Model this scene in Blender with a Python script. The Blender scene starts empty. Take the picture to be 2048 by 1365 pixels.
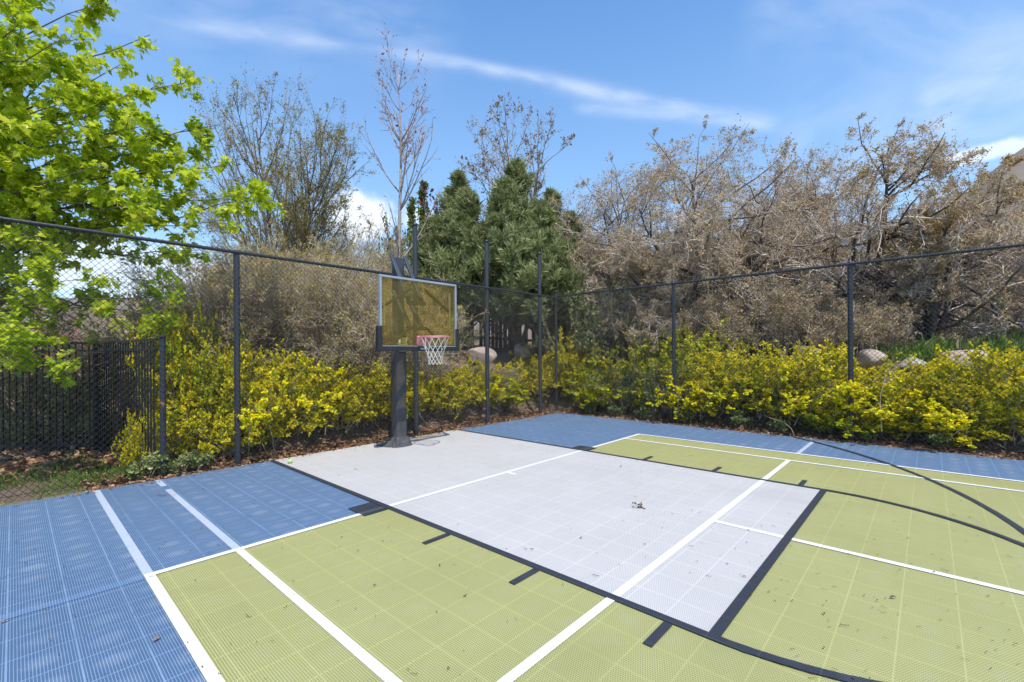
import bpy, bmesh, math, random
import numpy as np
from mathutils import Matrix, Vector

# ------------------------------------------------------------------ camera model (from the court markings)
FT = .3048
F_PX, CY_PX, YAW = 912.17, 707.38, math.radians(227.5596)
CX, CY, H = 14.6176*FT, 22.1041*FT, 5.24487*FT
ROLL = math.radians(-.367)
FX, FY = math.sin(YAW), math.cos(YAW)

def ray(u, v):
    c, s = math.cos(ROLL), math.sin(ROLL)
    a, b = u-1024, v-CY_PX
    return (c*a+s*b)/F_PX, -(-s*a+c*b)/F_PX
def P(u, v, d):                      # point seen at photo pixel u,v at depth d metres
    r, t = ray(u, v)
    return np.array([CX+d*(FX+r*FY), CY+d*(FY-r*FX), H+d*t])
def Yp(u, v, Y):
    r, t = ray(u, v); return P(u, v, (Y-CY)/(FY-r*FX))
def Xp(u, v, X):
    r, t = ray(u, v); return P(u, v, (X-CX)/(FX+r*FY))
def G(u, v, z=0):
    r, t = ray(u, v); return P(u, v, (z-H)/t)

C = bpy.context.scene.collection
SUN = Vector((.243, .45, 1.0)).normalized()

# ------------------------------------------------------------------ object helpers
def link(o): C.objects.link(o); return o
def empty(name, loc=(0, 0, 0), rz=0):
    o = bpy.data.objects.new(name, None); o.location = loc; o.rotation_euler = (0, 0, rz)
    o.empty_display_size = .1
    return link(o)
def tag(o, label=None, cat=None, group=None, kind=None):
    if label: o['label'] = label
    if cat: o['category'] = cat
    if group: o['group'] = group
    if kind: o['kind'] = kind
    return o
def copy_tree(o, parent=None):
    c = o.copy(); C.objects.link(c)
    if parent is not None: c.parent = parent
    for ch in list(o.children): copy_tree(ch, c)
    return c

HT = {}                 # built height of each shrub prototype
class MB:
    """collects faces; build() links them as one mesh object"""
    def __init__(s): s.v = []; s.f = []; s.n = 0
    def add(s, V, F, mat=0, smooth=True):
        V = np.asarray(V, float).reshape(-1, 3)
        F = np.asarray(F, np.int64)
        if len(F) == 0: return s
        s.v.append(V); s.f.append((F+s.n, mat, smooth)); s.n += len(V); return s
    def mesh(s, name):
        V = np.concatenate(s.v)
        loops = np.concatenate([f.ravel() for f, _, _ in s.f])
        tot = np.concatenate([np.full(len(f), f.shape[1]) for f, _, _ in s.f])
        mi = np.concatenate([np.full(len(f), m) for f, m, _ in s.f])
        sm = np.concatenate([np.full(len(f), q) for f, _, q in s.f])
        me = bpy.data.meshes.new(name)
        me.vertices.add(len(V)); me.vertices.foreach_set('co', V.astype(np.float32).ravel())
        me.loops.add(len(loops)); me.loops.foreach_set('vertex_index', loops.astype(np.int32))
        me.polygons.add(len(tot))
        st = np.concatenate([[0], np.cumsum(tot)[:-1]])
        me.polygons.foreach_set('loop_start', st.astype(np.int32))
        me.polygons.foreach_set('material_index', mi.astype(np.int32))
        me.polygons.foreach_set('use_smooth', sm.astype(bool))
        me.update(calc_edges=True); me.validate()
        return me
    def build(s, name, mats, parent=None, loc=None):
        me = s.mesh(name)
        for m in (mats if isinstance(mats, (list, tuple)) else [mats]): me.materials.append(m)
        o = link(bpy.data.objects.new(name, me))
        if parent is not None: o.parent = parent
        if loc is not None: o.location = loc
        return o
    # ---- shapes
    def tubes(s, p0, p1, r0, r1, k=3, mat=0, cap=False):
        p0 = np.asarray(p0, float).reshape(-1, 3); p1 = np.asarray(p1, float).reshape(-1, 3); n = len(p0)
        if n == 0: return s
        r0 = np.broadcast_to(np.asarray(r0, float), (n,)); r1 = np.broadcast_to(np.asarray(r1, float), (n,))
        d = p1-p0; d /= np.linalg.norm(d, axis=1, keepdims=True)+1e-12
        ref = np.where(np.abs(d[:, 2:3]) > .9, np.array([[1., 0, 0]]), np.array([[0, 0, 1.]]))
        a = np.cross(d, ref); a /= np.linalg.norm(a, axis=1, keepdims=True)+1e-12
        b = np.cross(d, a)
        th = np.arange(k)*2*np.pi/k
        ring = a[:, None]*np.cos(th)[None, :, None]+b[:, None]*np.sin(th)[None, :, None]
        V = np.concatenate([p0[:, None]+ring*r0[:, None, None], p1[:, None]+ring*r1[:, None, None]], axis=1).reshape(-1, 3)
        i = np.arange(k); j = (i+1) % k
        q = np.stack([i, i+k, j+k, j], axis=1)
        Fq = (q[None]+(np.arange(n)*2*k)[:, None, None]).reshape(-1, 4)
        s.add(V, Fq, mat)
        if cap:
            idx = np.arange(n)*2*k
            s.f.append((np.stack([idx+t for t in range(k)], 1)+s.n-len(V), mat, False))
            s.f.append((np.stack([idx+k+t for t in range(k)][::-1], 1)+s.n-len(V), mat, False))
        return s
    def path(s, pts, r, k=8, mat=0, cap=True, closed=False):
        pts = np.asarray(pts, float); n = len(pts)
        r = np.broadcast_to(np.asarray(r, float), (n,))
        if closed: t = np.roll(pts, -1, 0)-np.roll(pts, 1, 0)
        else: t = np.gradient(pts, axis=0)
        t /= np.linalg.norm(t, axis=1, keepdims=True)+1e-12
        a = np.zeros_like(pts)
        ref = np.array([0, 0, 1.]) if abs(t[0, 2]) < .9 else np.array([1., 0, 0])
        prev = np.cross(t[0], ref)
        for i in range(n):
            prev = prev-t[i]*np.dot(prev, t[i]); prev = prev/(np.linalg.norm(prev)+1e-12); a[i] = prev
        b = np.cross(t, a); th = np.arange(k)*2*np.pi/k
        V = (pts[:, None]+r[:, None, None]*(a[:, None]*np.cos(th)[None, :, None]+b[:, None]*np.sin(th)[None, :, None])).reshape(-1, 3)
        m = n if closed else n-1
        i = np.arange(m)[:, None]; jn = (i+1) % n; q = np.arange(k)[None]; q2 = (q+1) % k
        Fq = np.stack([i*k+q, i*k+q2, jn*k+q2, jn*k+q], -1).reshape(-1, 4)
        s.add(V, Fq, mat)
        if cap and not closed:
            s.f.append((np.arange(k)[::-1][None]+s.n-len(V), mat, False))
            s.f.append((np.arange(k)[None]+(n-1)*k+s.n-len(V), mat, False))
        return s
    def box(s, c, size, R=None, mat=0, bev=0.0):
        hx, hy, hz = [x/2 for x in size]
        if bev > 0:
            bm = bmesh.new(); bmesh.ops.create_cube(bm, size=1)
            for v in bm.verts: v.co = Vector((v.co.x*size[0], v.co.y*size[1], v.co.z*size[2]))
            bmesh.ops.bevel(bm, geom=list(bm.edges), offset=bev, segments=2, affect='EDGES', profile=.5)
            bm.verts.ensure_lookup_table()
            V = np.array([v.co[:] for v in bm.verts]); faces = [[v.index for v in f.verts] for f in bm.faces]; bm.free()
        else:
            V = np.array([[x, y, z] for x in (-hx, hx) for y in (-hy, hy) for z in (-hz, hz)])
            faces = [[0, 1, 3, 2], [4, 6, 7, 5], [0, 4, 5, 1], [2, 3, 7, 6], [0, 2, 6, 4], [1, 5, 7, 3]]
        if R is not None: V = V @ np.asarray(R).T
        V = V+np.asarray(c, float)
        base = s.n; s.v.append(V); s.n += len(V)
        for L in sorted({len(f) for f in faces}):
            s.f.append((np.array([f for f in faces if len(f) == L])+base, mat, False))
        return s
    def bar(s, a, b, w, h, mat=0, bev=0.0, up=(0, 0, 1)):
        a = np.asarray(a, float); b = np.asarray(b, float); d = b-a; L = np.linalg.norm(d); d = d/L
        x = np.cross(d, up); x /= np.linalg.norm(x); y = np.cross(x, d)
        return s.box((a+b)/2, (w, L, h), np.stack([x, d, y], 1), mat, bev)
    def cards(s, tmpl, pos, X, Y, Z, size, mat=0, smooth=False):
        """instances of a flat template polygon/mesh: tmpl=(verts Vx3, faces FxK), X,Y,Z axes per instance"""
        tv, tf = tmpl; n = len(pos)
        if n == 0: return s
        size = np.broadcast_to(np.asarray(size, float), (n,))
        V = pos[:, None]+size[:, None, None]*(tv[None, :, 0:1]*X[:, None]+tv[None, :, 1:2]*Y[:, None]+tv[None, :, 2:3]*Z[:, None])
        Fq = (tf[None]+(np.arange(n)*len(tv))[:, None, None]).reshape(-1, tf.shape[1])
        return s.add(V.reshape(-1, 3), Fq, mat, smooth)

def unit(v): return v/(np.linalg.norm(v, axis=-1, keepdims=True)+1e-12)
def frames(rng, Y, upness=.6, bias=None):
    """leaf axes: Y along the leaf, Z its normal (leaning to the sky and outwards)"""
    n = len(Y)
    Z = rng.normal(size=(n, 3)); Z[:, 2] += upness*3
    if bias is not None: Z = Z+bias
    Z = unit(Z-(Z*Y).sum(1, keepdims=True)*Y); X = np.cross(Y, Z)
    return X, Y, Z

# ------------------------------------------------------------------ node helpers
class NT:
    def __init__(s, tree): s.t = tree; s.L = tree.links
    def new(s, typ, **kw):
        n = s.t.nodes.new(typ)
        for k, v in kw.items(): setattr(n, k, v)
        return n
    def put(s, sock, v):
        if isinstance(v, bpy.types.NodeSocket): s.L.new(v, sock)
        elif v is not None:
            if sock.type == 'RGBA' and len(v) == 3: v = (*v, 1)
            sock.default_value = v
    def m(s, op, a, b=None, c=None, clamp=False):
        n = s.new('ShaderNodeMath', operation=op, use_clamp=clamp)
        for i, x in enumerate((a, b, c)):
            if x is not None: s.put(n.inputs[i], x)
        return n.outputs[0]
    def vm(s, op, a, b=None, scale=None):
        n = s.new('ShaderNodeVectorMath', operation=op)
        s.put(n.inputs[0], a)
        if b is not None: s.put(n.inputs[1], b)
        if scale is not None: s.put(n.inputs['Scale'], scale)
        return n.outputs['Value'] if op in ('DOT_PRODUCT', 'LENGTH', 'DISTANCE') else n.outputs[0]
    def mix(s, f, a, b, blend='MIX'):
        n = s.new('ShaderNodeMix', data_type='RGBA', blend_type=blend)
        s.put(n.inputs[0], f); s.put(n.inputs[6], a); s.put(n.inputs[7], b); return n.outputs[2]
    def noise(s, vec, scale, detail=3, rough=.55, dist=0.0):
        n = s.new('ShaderNodeTexNoise'); s.put(n.inputs['Vector'], vec)
        n.inputs['Scale'].default_value = scale; n.inputs['Detail'].default_value = detail
        n.inputs['Roughness'].default_value = rough; n.inputs['Distortion'].default_value = dist
        return n.outputs[0]
    def ramp(s, f, stops, interp='LINEAR'):
        n = s.new('ShaderNodeValToRGB'); n.color_ramp.interpolation = interp
        el = n.color_ramp.elements
        while len(el) < len(stops): el.new(.5)
        for e, (p, c) in zip(el, stops): e.position = p; e.color = (*c, 1) if len(c) == 3 else c
        s.put(n.inputs[0], f); return n.outputs[0]
    def smooth(s, x, a, b):
        n = s.new('ShaderNodeMapRange', interpolation_type='SMOOTHSTEP')
        s.put(n.inputs[0], x); n.inputs[1].default_value = a; n.inputs[2].default_value = b
        return n.outputs[0]
    def coords(s): return s.new('ShaderNodeTexCoord').outputs['Object']
    def island(s): return s.new('ShaderNodeNewGeometry').outputs['Random Per Island']
    def bump(s, h, strength, dist):
        n = s.new('ShaderNodeBump'); n.inputs['Strength'].default_value = strength
        n.inputs['Distance'].default_value = dist; s.put(n.inputs['Height'], h); return n.outputs[0]

def material(name):
    m = bpy.data.materials.new(name); m.use_nodes = True
    nt = NT(m.node_tree); b = m.node_tree.nodes['Principled BSDF']
    return m, nt, b
def simple(name, col, rough=.5, metal=0.0, var=.25, scale=6, bump=0.0, spec=.5):
    m, nt, b = material(name)
    co = nt.coords(); n = nt.noise(co, scale, 4)
    dark = tuple(c*(1-var) for c in col); lite = tuple(min(1, c*(1+var)) for c in col)
    nt.put(b.inputs['Base Color'], nt.ramp(n, [(.3, dark), (.7, lite)]))
    b.inputs['Roughness'].default_value = rough; b.inputs['Metallic'].default_value = metal
    b.inputs['Specular IOR Level'].default_value = spec
    if bump: nt.put(b.inputs['Normal'], nt.bump(nt.noise(co, scale*6, 4), bump, .01))
    return m
def leaf_mat(name, stops, trans=.35, rough=.55, spec=.3):
    m, nt, b = material(name)
    col = nt.ramp(nt.island(), stops)
    nt.put(b.inputs['Base Color'], col); b.inputs['Roughness'].default_value = rough
    b.inputs['Specular IOR Level'].default_value = spec
    if trans > 0:
        tr = nt.new('ShaderNodeBsdfTranslucent'); nt.put(tr.inputs[0], nt.mix(.35, col, (.5, .6, .02), 'MIX') if trans > .3 else col)
        mx = nt.new('ShaderNodeMixShader'); mx.inputs[0].default_value = trans
        nt.L.new(b.outputs[0], mx.inputs[1]); nt.L.new(tr.outputs[0], mx.inputs[2])
        nt.L.new(mx.outputs[0], m.node_tree.nodes['Material Output'].inputs[0])
    return m

TILE = .264
def court_mat(name, col, hole, seam, rough=.42, sheen=.0, gapf=.3, ribf=.25):
    """perforated snap-together sports tile: seams, rows of small holes, sky sheen painted on the tile middles"""
    m, nt, b = material(name)
    co = nt.new('ShaderNodeNewGeometry').outputs['Position']
    sp = nt.new('ShaderNodeSeparateXYZ'); nt.put(sp.inputs[0], co)
    x, y = sp.outputs[0], sp.outputs[1]
    def fr(v, p, off=0): return nt.m('ABSOLUTE', nt.m('SUBTRACT', nt.m('FRACT', nt.m('ADD', nt.m('DIVIDE', v, p), off)), .5))
    # holes, staggered rows
    px, py = TILE/20, TILE/20
    row = nt.m('FLOOR', nt.m('DIVIDE', x, px))
    stag = nt.m('MULTIPLY', nt.m('MODULO', row, 2), .5)
    hx = nt.m('LESS_THAN', fr(x, px), .33)
    hy = nt.m('LESS_THAN', nt.m('ABSOLUTE', nt.m('SUBTRACT', nt.m('FRACT', nt.m('ADD', nt.m('DIVIDE', y, py), stag)), .5)), .34)
    holes = nt.m('MULTIPLY', hx, hy)
    ex, ey = fr(x, TILE), fr(y, TILE)                       # .5 at the seams
    sx = nt.smooth(ex, .478, .488); sy = nt.smooth(ey, .484, .492)
    gap = nt.m('MAXIMUM', sx, sy)
    gapv = nt.m('MULTIPLY', gap, nt.smooth(nt.noise(co, 2.1, 4, .65), .22, .55))
    holes = nt.m('MULTIPLY', holes, nt.m('SUBTRACT', 1, gap))
    n1 = nt.noise(co, 1.3, 5, .6); n2 = nt.noise(co, 38, 3, .6); n3 = nt.noise(co, 7, 4, .6)
    c = nt.mix(nt.m('MULTIPLY', nt.smooth(n1, .35, .7), .35), col, tuple(min(1, k*1.22+.012) for k in col))
    # each tile a hair different, its middle paler: sky sheen painted into the colour
    tl = nt.new('ShaderNodeTexWhiteNoise', noise_dimensions='2D')
    cb = nt.new('ShaderNodeCombineXYZ')
    nt.put(cb.inputs[0], nt.m('FLOOR', nt.m('DIVIDE', x, TILE))); nt.put(cb.inputs[1], nt.m('FLOOR', nt.m('DIVIDE', y, TILE)))
    nt.put(tl.inputs['Vector'], cb.outputs[0])
    c = nt.mix(nt.m('MULTIPLY', tl.outputs[0], .10), c, tuple(k*.7 for k in col))
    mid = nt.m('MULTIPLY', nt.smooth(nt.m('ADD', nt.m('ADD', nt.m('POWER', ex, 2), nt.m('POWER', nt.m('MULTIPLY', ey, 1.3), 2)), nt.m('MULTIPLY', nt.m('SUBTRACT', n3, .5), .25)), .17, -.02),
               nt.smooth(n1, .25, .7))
    c = nt.mix(nt.m('MULTIPLY', mid, sheen), c, (.55, .60, .66))
    c = nt.mix(nt.m('MULTIPLY', gapv, gapf), c, seam)
    grime = nt.noise(co, .55, 7, .68, 1.2)
    c = nt.mix(nt.m('MULTIPLY', nt.smooth(grime, .50, .72), .30), c, tuple(k*.62+.012 for k in col))
    sm = nt.new('ShaderNodeMapping'); nt.put(sm.inputs[0], co); sm.inputs['Scale'].default_value = (1, 6, 1); sm.inputs['Rotation'].default_value = (0, 0, .7)
    scuff = nt.smooth(nt.noise(sm.outputs[0], 2.6, 6, .7), .63, .74)
    c = nt.mix(nt.m('MULTIPLY', scuff, .28), c, tuple(min(1, k*.5+.26) for k in col))
    c = nt.mix(nt.m('MULTIPLY', nt.smooth(n2, .62, .75), .18), c, tuple(k*.45 for k in col))
    rib = nt.m('MULTIPLY', nt.smooth(fr(x, px), .36, .44), nt.m('SUBTRACT', 1, gap))
    c = nt.mix(nt.m('MULTIPLY', rib, ribf), c, seam)
    c = nt.mix(nt.m('MULTIPLY', holes, .85), c, hole)
    nt.put(b.inputs['Base Color'], c)
    nt.put(b.inputs['Roughness'], nt.m('ADD', rough, nt.m('MULTIPLY', n3, .15)))
    b.inputs['Specular IOR Level'].default_value = .45
    hgt = nt.m('SUBTRACT', nt.m('MULTIPLY', n3, .3), nt.m('ADD', nt.m('MULTIPLY', holes, .8), nt.m('MULTIPLY', gap, .5)))
    nt.put(b.inputs['Normal'], nt.bump(hgt, .25, .003))
    return m

M = {}
M['blue'] = court_mat('blue_tile', (.094, .168, .278), (.046, .09, .17), (.26, .36, .51), sheen=.33, gapf=.62, ribf=.55)
M['green'] = court_mat('green_tile', (.385, .39, .155), (.18, .175, .06), (.52, .51, .26), sheen=.07, gapf=.11, ribf=.3)
M['grey'] = court_mat('grey_tile', (.555, .55, .525), (.30, .28, .275), (.62, .62, .63), sheen=.1, gapf=.12)
M['white_paint'] = court_mat('white_paint', (.84, .84, .83), (.46, .47, .48), (.82, .82, .82), sheen=.0)
M['black_paint'] = court_mat('black_paint', (.035, .042, .055), (.012, .014, .02), (.09, .10, .13), sheen=.05)
M['faded_paint'] = court_mat('faded_paint', (.47, .53, .61), (.27, .33, .42), (.52, .58, .66), sheen=.1)
M['worn_black'] = court_mat('worn_black', (.075, .085, .10), (.03, .035, .045), (.13, .14, .17), sheen=.05)
M['worn_white'] = court_mat('worn_white', (.42, .53, .74), (.22, .32, .55), (.5, .6, .8), sheen=.1)

M['black_vinyl'] = simple('black_vinyl', (.022, .026, .033), .38, var=.2)
M['wire'] = simple('wire_vinyl', (.014, .015, .018), .33, var=.1, spec=.7)
M['post'] = simple('post_paint', (.036, .042, .054), .42, var=.18, scale=3)
M['iron'] = simple('iron_paint', (.012, .012, .014), .35, var=.2)
M['steel'] = simple('dark_steel', (.045, .055, .07), .45, var=.2, scale=4)
M['fabric'] = simple('pad_fabric', (.058, .059, .062), .75, var=.3, scale=5, bump=.4)
M['alu'] = simple('aluminium', (.34, .38, .43), .4, metal=.3, var=.1, scale=3)
M['rubber'] = simple('rubber', (.018, .018, .02), .5, var=.2)
M['rim'] = simple('faded_red', (.62, .25, .27), .5, var=.2, scale=12)
M['net'] = simple('net_cord', (.62, .60, .54), .8, var=.1, scale=30)
M['label'] = simple('label_white', (.75, .76, .66), .5, var=.06)
M['ball'] = simple('ball_felt', (.42, .62, .22), .9, var=.2, scale=40, bump=.5)
M['bark'] = simple('bark_grey', (.14, .115, .09), .85, var=.45, scale=14, bump=.8)
M['bark_dark'] = simple('bark_dark', (.085, .068, .055), .9, var=.45, scale=14, bump=.8)
M['bark_pale'] = simple('bark_pale', (.34, .29, .26), .8, var=.35, scale=10, bump=.5)
M['twig_grey'] = simple('twig_grey', (.56, .475, .40), .8, var=.35, scale=4)
M['twig_brown'] = simple('twig_brown', (.33, .265, .195), .8, var=.35, scale=4)
M['twig_olive'] = simple('twig_olive', (.34, .265, .13), .8, var=.35, scale=4)
M['maple'] = leaf_mat('maple_leaf', [(0, (.18, .30, .008)), (.3, (.38, .52, .012)), (.65, (.62, .71, .03)), (1, (.80, .82, .12))], .5, .5)
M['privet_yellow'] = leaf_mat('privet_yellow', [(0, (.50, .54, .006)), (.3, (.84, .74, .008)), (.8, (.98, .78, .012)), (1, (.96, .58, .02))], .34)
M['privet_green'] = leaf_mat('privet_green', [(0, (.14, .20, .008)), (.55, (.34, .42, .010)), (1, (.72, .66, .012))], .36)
M['oak_bud'] = leaf_mat('oak_bud', [(0, (.30, .215, .095)), (.5, (.45, .335, .155)), (.96, (.56, .43, .21)), (1, (.45, .18, .07))], .2, .7)
M['bush_bud'] = leaf_mat('bush_bud', [(0, (.32, .27, .05)), (.5, (.52, .40, .10)), (.93, (.56, .48, .11)), (1, (.50, .22, .08))], .25, .7)
M['vase_bud'] = leaf_mat('vase_bud', [(0, (.17, .15, .035)), (.6, (.29, .25, .06)), (1, (.40, .36, .09))], .25, .7)
M['red_bud'] = leaf_mat('red_bud', [(0, (.30, .05, .03)), (.6, (.50, .10, .05)), (1, (.5, .2, .1))], .25, .7)
M['tan_leaf'] = leaf_mat('tan_leaf', [(0, (.18, .12, .05)), (1, (.34, .24, .12))], .25, .7)
M['juniper'] = leaf_mat('juniper_needles', [(0, (.14, .175, .06)), (.5, (.25, .29, .11)), (1, (.44, .46, .22))], .25, .7)
M['dark_leaf'] = leaf_mat('dark_leaf', [(0, (.08, .11, .03)), (.6, (.15, .19, .055)), (1, (.30, .32, .13))], .2, .5)
M['lime_leaf'] = leaf_mat('lime_leaf', [(0, (.10, .15, .02)), (1, (.24, .28, .04))], .3)
M['olive_leaf'] = leaf_mat('olive_leaf', [(0, (.26, .235, .08)), (.6, (.43, .38, .14)), (1, (.58, .51, .22))], .2, .7)
M['plum_leaf'] = leaf_mat('plum_leaf', [(0, (.05, .02, .03)), (1, (.12, .05, .06))], .2)
M['sage'] = leaf_mat('sage_leaf', [(0, (.16, .18, .12)), (1, (.30, .31, .22))], .15, .8)
M['weed'] = leaf_mat('weed_leaf', [(0, (.18, .23, .06)), (.7, (.34, .38, .12)), (1, (.52, .50, .24))], .25)
M['straw'] = leaf_mat('straw', [(0, (.36, .27, .15)), (1, (.5, .38, .22))], .15, .8)
M['litter'] = leaf_mat('dead_leaves', [(0, (.10, .05, .025)), (.4, (.24, .12, .06)), (.8, (.38, .22, .12)), (1, (.46, .33, .2))], .1, .8)
M['scrap'] = leaf_mat('leaf_scraps', [(0, (.05, .035, .02)), (.6, (.10, .06, .035)), (.85, (.22, .10, .04)), (1, (.14, .14, .05))], 0, .8)
M['grass'] = leaf_mat('grass_blades', [(0, (.09, .18, .018)), (.6, (.18, .31, .035)), (1, (.34, .38, .10))], .3)
M['dry_grass'] = leaf_mat('dry_grass', [(0, (.10, .12, .03)), (.5, (.21, .20, .075)), (1, (.36, .30, .15))], .2)
M['shingle'] = simple('shingle', (.24, .22, .215), .85, var=.3, scale=18)
M['stucco'] = simple('stucco', (.48, .36, .30), .9, var=.12)
M['plank'] = simple('weathered_plank', (.13, .115, .10), .85, var=.35, scale=7, bump=.5)

def amber():
    m, nt, b = material('amber_acrylic')
    tr = nt.new('ShaderNodeBsdfTransparent'); tr.inputs[0].default_value = (.90, .83, .56, 1)
    b.inputs['Base Color'].default_value = (.50, .42, .19, 1); b.inputs['Roughness'].default_value = .1
    co = nt.coords(); n = nt.noise(co, 3, 4)
    mx = nt.new('ShaderNodeMixShader'); nt.put(mx.inputs[0], nt.m('ADD', .03, nt.m('MULTIPLY', n, .10)))
    nt.L.new(tr.outputs[0], mx.inputs[1]); nt.L.new(b.outputs[0], mx.inputs[2])
    nt.L.new(mx.outputs[0], m.node_tree.nodes['Material Output'].inputs[0])
    return m
M['amber'] = amber()

def rock_mat(name, a, c):
    m, nt, b = material(name); co = nt.coords()
    n = nt.noise(co, 2.2, 8, .65); n2 = nt.noise(co, 14, 6, .7)
    col = nt.mix(nt.smooth(n, .35, .65), a, c)
    col = nt.mix(nt.m('MULTIPLY', nt.smooth(n2, .5, .75), .5), col, (.13, .11, .10))
    nt.put(b.inputs['Base Color'], col); b.inputs['Roughness'].default_value = .9
    nt.put(b.inputs['Normal'], nt.bump(nt.m('ADD', n, nt.m('MULTIPLY', n2, .4)), .7, .05)); return m
M['rock_pink'] = rock_mat('rock_pink', (.34, .26, .215), (.49, .40, .345))
M['rock_grey'] = rock_mat('rock_grey', (.36, .34, .30), (.50, .48, .43))

def ground_mat():
    m, nt, b = material('ground_soil')
    co = nt.new('ShaderNodeNewGeometry').outputs['Position']
    n = nt.noise(co, .7, 6, .6); n2 = nt.noise(co, 9, 6, .7); n3 = nt.noise(co, 45, 4, .7)
    c = nt.mix(nt.smooth(n2, .3, .7), (.12, .08, .055), (.23, .16, .115))
    c = nt.mix(nt.m('MULTIPLY', nt.smooth(n3, .45, .7), .7), c, (.30, .19, .12))
    c = nt.mix(nt.m('MULTIPLY', nt.smooth(n, .48, .66), .55), c, (.15, .16, .06))
    nt.put(b.inputs['Base Color'], c); b.inputs['Roughness'].default_value = .95
    nt.put(b.inputs['Normal'], nt.bump(nt.m('ADD', n2, nt.m('MULTIPLY', n3, .5)), .8, .04)); return m
M['ground'] = ground_mat()
def hill_mat():
    m, nt, b = material('hill_scrub')
    co = nt.new('ShaderNodeNewGeometry').outputs['Position']
    n = nt.noise(co, .018, 7, .65); n2 = nt.noise(co, .12, 6, .7); n3 = nt.noise(co, .5, 5, .7)
    c = nt.mix(nt.smooth(n2, .35, .65), (.16, .12, .105), (.23, .18, .155))
    c = nt.mix(nt.m('MULTIPLY', nt.smooth(n, .45, .62), .6), c, (.20, .18, .11))
    c = nt.mix(nt.m('MULTIPLY', nt.smooth(n3, .52, .68), .65), c, (.14, .12, .085))
    nt.put(b.inputs['Base Color'], c); b.inputs['Roughness'].default_value = 1; return m
M['hill'] = hill_mat()

# ------------------------------------------------------------------ terrain
XE, YE = -5.42, -.60                 # court edges under the two fences
YF, XF = -.78, -5.62                 # fence planes
def sst(a, b, x):
    t = np.clip((x-a)/(b-a), 0, 1); return t*t*(3-2*t)
def height(x, y):
    x = np.asarray(x, float); y = np.asarray(y, float)
    a = -(y-YF); bb = -(x-XF)
    hl = (1.70*sst(.35, 3.0, a)+.09*np.clip(a-3, 0, 60))*sst(3.2, .8, x)
    hr = (1.55*sst(.35, 2.9, bb)+.05*np.clip(bb-3, 0, 60))*sst(26, 16, y)
    hfar = .06*np.clip(a-6, 0, 60)*sst(.8, 3.2, x)
    h = np.maximum(np.maximum(hl, hr), hfar)
    nz = .06*np.sin(x*2.1+y*1.3)*np.sin(y*1.7-x*.9)+.04*np.sin(x*4.7)*np.sin(y*5.3)
    out = np.maximum(a, bb)
    return h+nz*sst(.4, 2.0, out)-.035+.02*sst(0, .1, out)

def ground():
    ax = np.concatenate([-np.geomspace(700, 17, 22), np.arange(-16.5, 16.6, .22), np.geomspace(17, 700, 22)])
    X, Y = np.meshgrid(ax, ax, indexing='ij'); n = len(ax)
    Z = height(X, Y)
    V = np.stack([X, Y, Z], -1).reshape(-1, 3)
    i, j = np.meshgrid(np.arange(n-1), np.arange(n-1), indexing='ij')
    Fq = np.stack([i*n+j, (i+1)*n+j, (i+1)*n+j+1, i*n+j+1], -1).reshape(-1, 4)
    b = MB(); b.add(V, Fq); return tag(b.build('ground', M['ground']), kind='structure')
ground()

def hills():
    us = np.array([-1500, -400, 0, 250, 450, 700, 1000, 1250, 1600, 1800, 1900, 1970, 2010, 2048, 2300, 3200])
    vs = np.array([590, 588, 585, 592, 600, 590, 590, 570, 540, 515, 455, 362, 330, 302, 170, 120])
    uu = np.linspace(-1500, 3200, 320); vv = np.interp(uu, us, vs)
    rng = np.random.default_rng(5)
    wob = sum(rng.normal()*1.0/k*np.sin(uu*k*.011+rng.uniform(0, 6)) for k in range(1, 12))
    rows = np.linspace(0, 1, 26); V = []
    for t in rows:
        d = 120+300*t; prof = sst(0, 1, t)**1.0
        for k, (u, v) in enumerate(zip(uu, vv)):
            top = (CY_PX-v-wob[k])/F_PX*420
            p = P(u, CY_PX, d); z = 1.0+top*prof*d/420+(1.6*math.sin(k*.31+t*9)*math.sin(k*.13-t*5)+1.1*math.sin(k*.83+t*23))*t*(1-t)
            V.append((p[0], p[1], z))
    n = len(uu)
    i, j = np.meshgrid(np.arange(len(rows)-1), np.arange(n-1), indexing='ij')
    Fq = np.stack([i*n+j, i*n+j+1, (i+1)*n+j+1, (i+1)*n+j], -1).reshape(-1, 4)
    b = MB(); b.add(V, Fq); return tag(b.build('hills', M['hill']), kind='structure')
hills()

# ------------------------------------------------------------------ court
def flat(poly, z, name, mat, parent):
    b = MB(); poly = np.asarray(poly, float); V = np.c_[poly, np.full(len(poly), z)]
    b.add(V, [list(range(len(poly)))], 0, False); return b.build(name, mat, parent)
def rect(x0, y0, x1, y1): return [(x0, y0), (x1, y0), (x1, y1), (x0, y1)]
def strips(segs, z, name, mat, parent):
    b = MB()
    for (x0, y0, x1, y1) in segs:
        b.add([(x0, y0, z), (x1, y0, z), (x1, y1, z), (x0, y1, z)], [[0, 1, 2, 3]], 0, False)
    return b.build(name, mat, parent)
def arc_strip(cx, cy, r, a0, a1, w, z, name, mat, parent, n=140):
    th = np.linspace(a0, a1, n); rng = np.random.default_rng(3)
    jit = rng.uniform(-.0025, .0025, (2, n))
    V = np.concatenate([np.c_[cx+(r-w/2+jit[0])*np.cos(th), cy+(r-w/2+jit[0])*np.sin(th), np.full(n, z)],
                        np.c_[cx+(r+w/2+jit[1])*np.cos(th), cy+(r+w/2+jit[1])*np.sin(th), np.full(n, z)]])
    i = np.arange(n-1); b = MB(); b.add(V, np.stack([i, i+n, i+n+1, i+1], 1), 0, False)
    return b.build(name, mat, parent)

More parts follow.
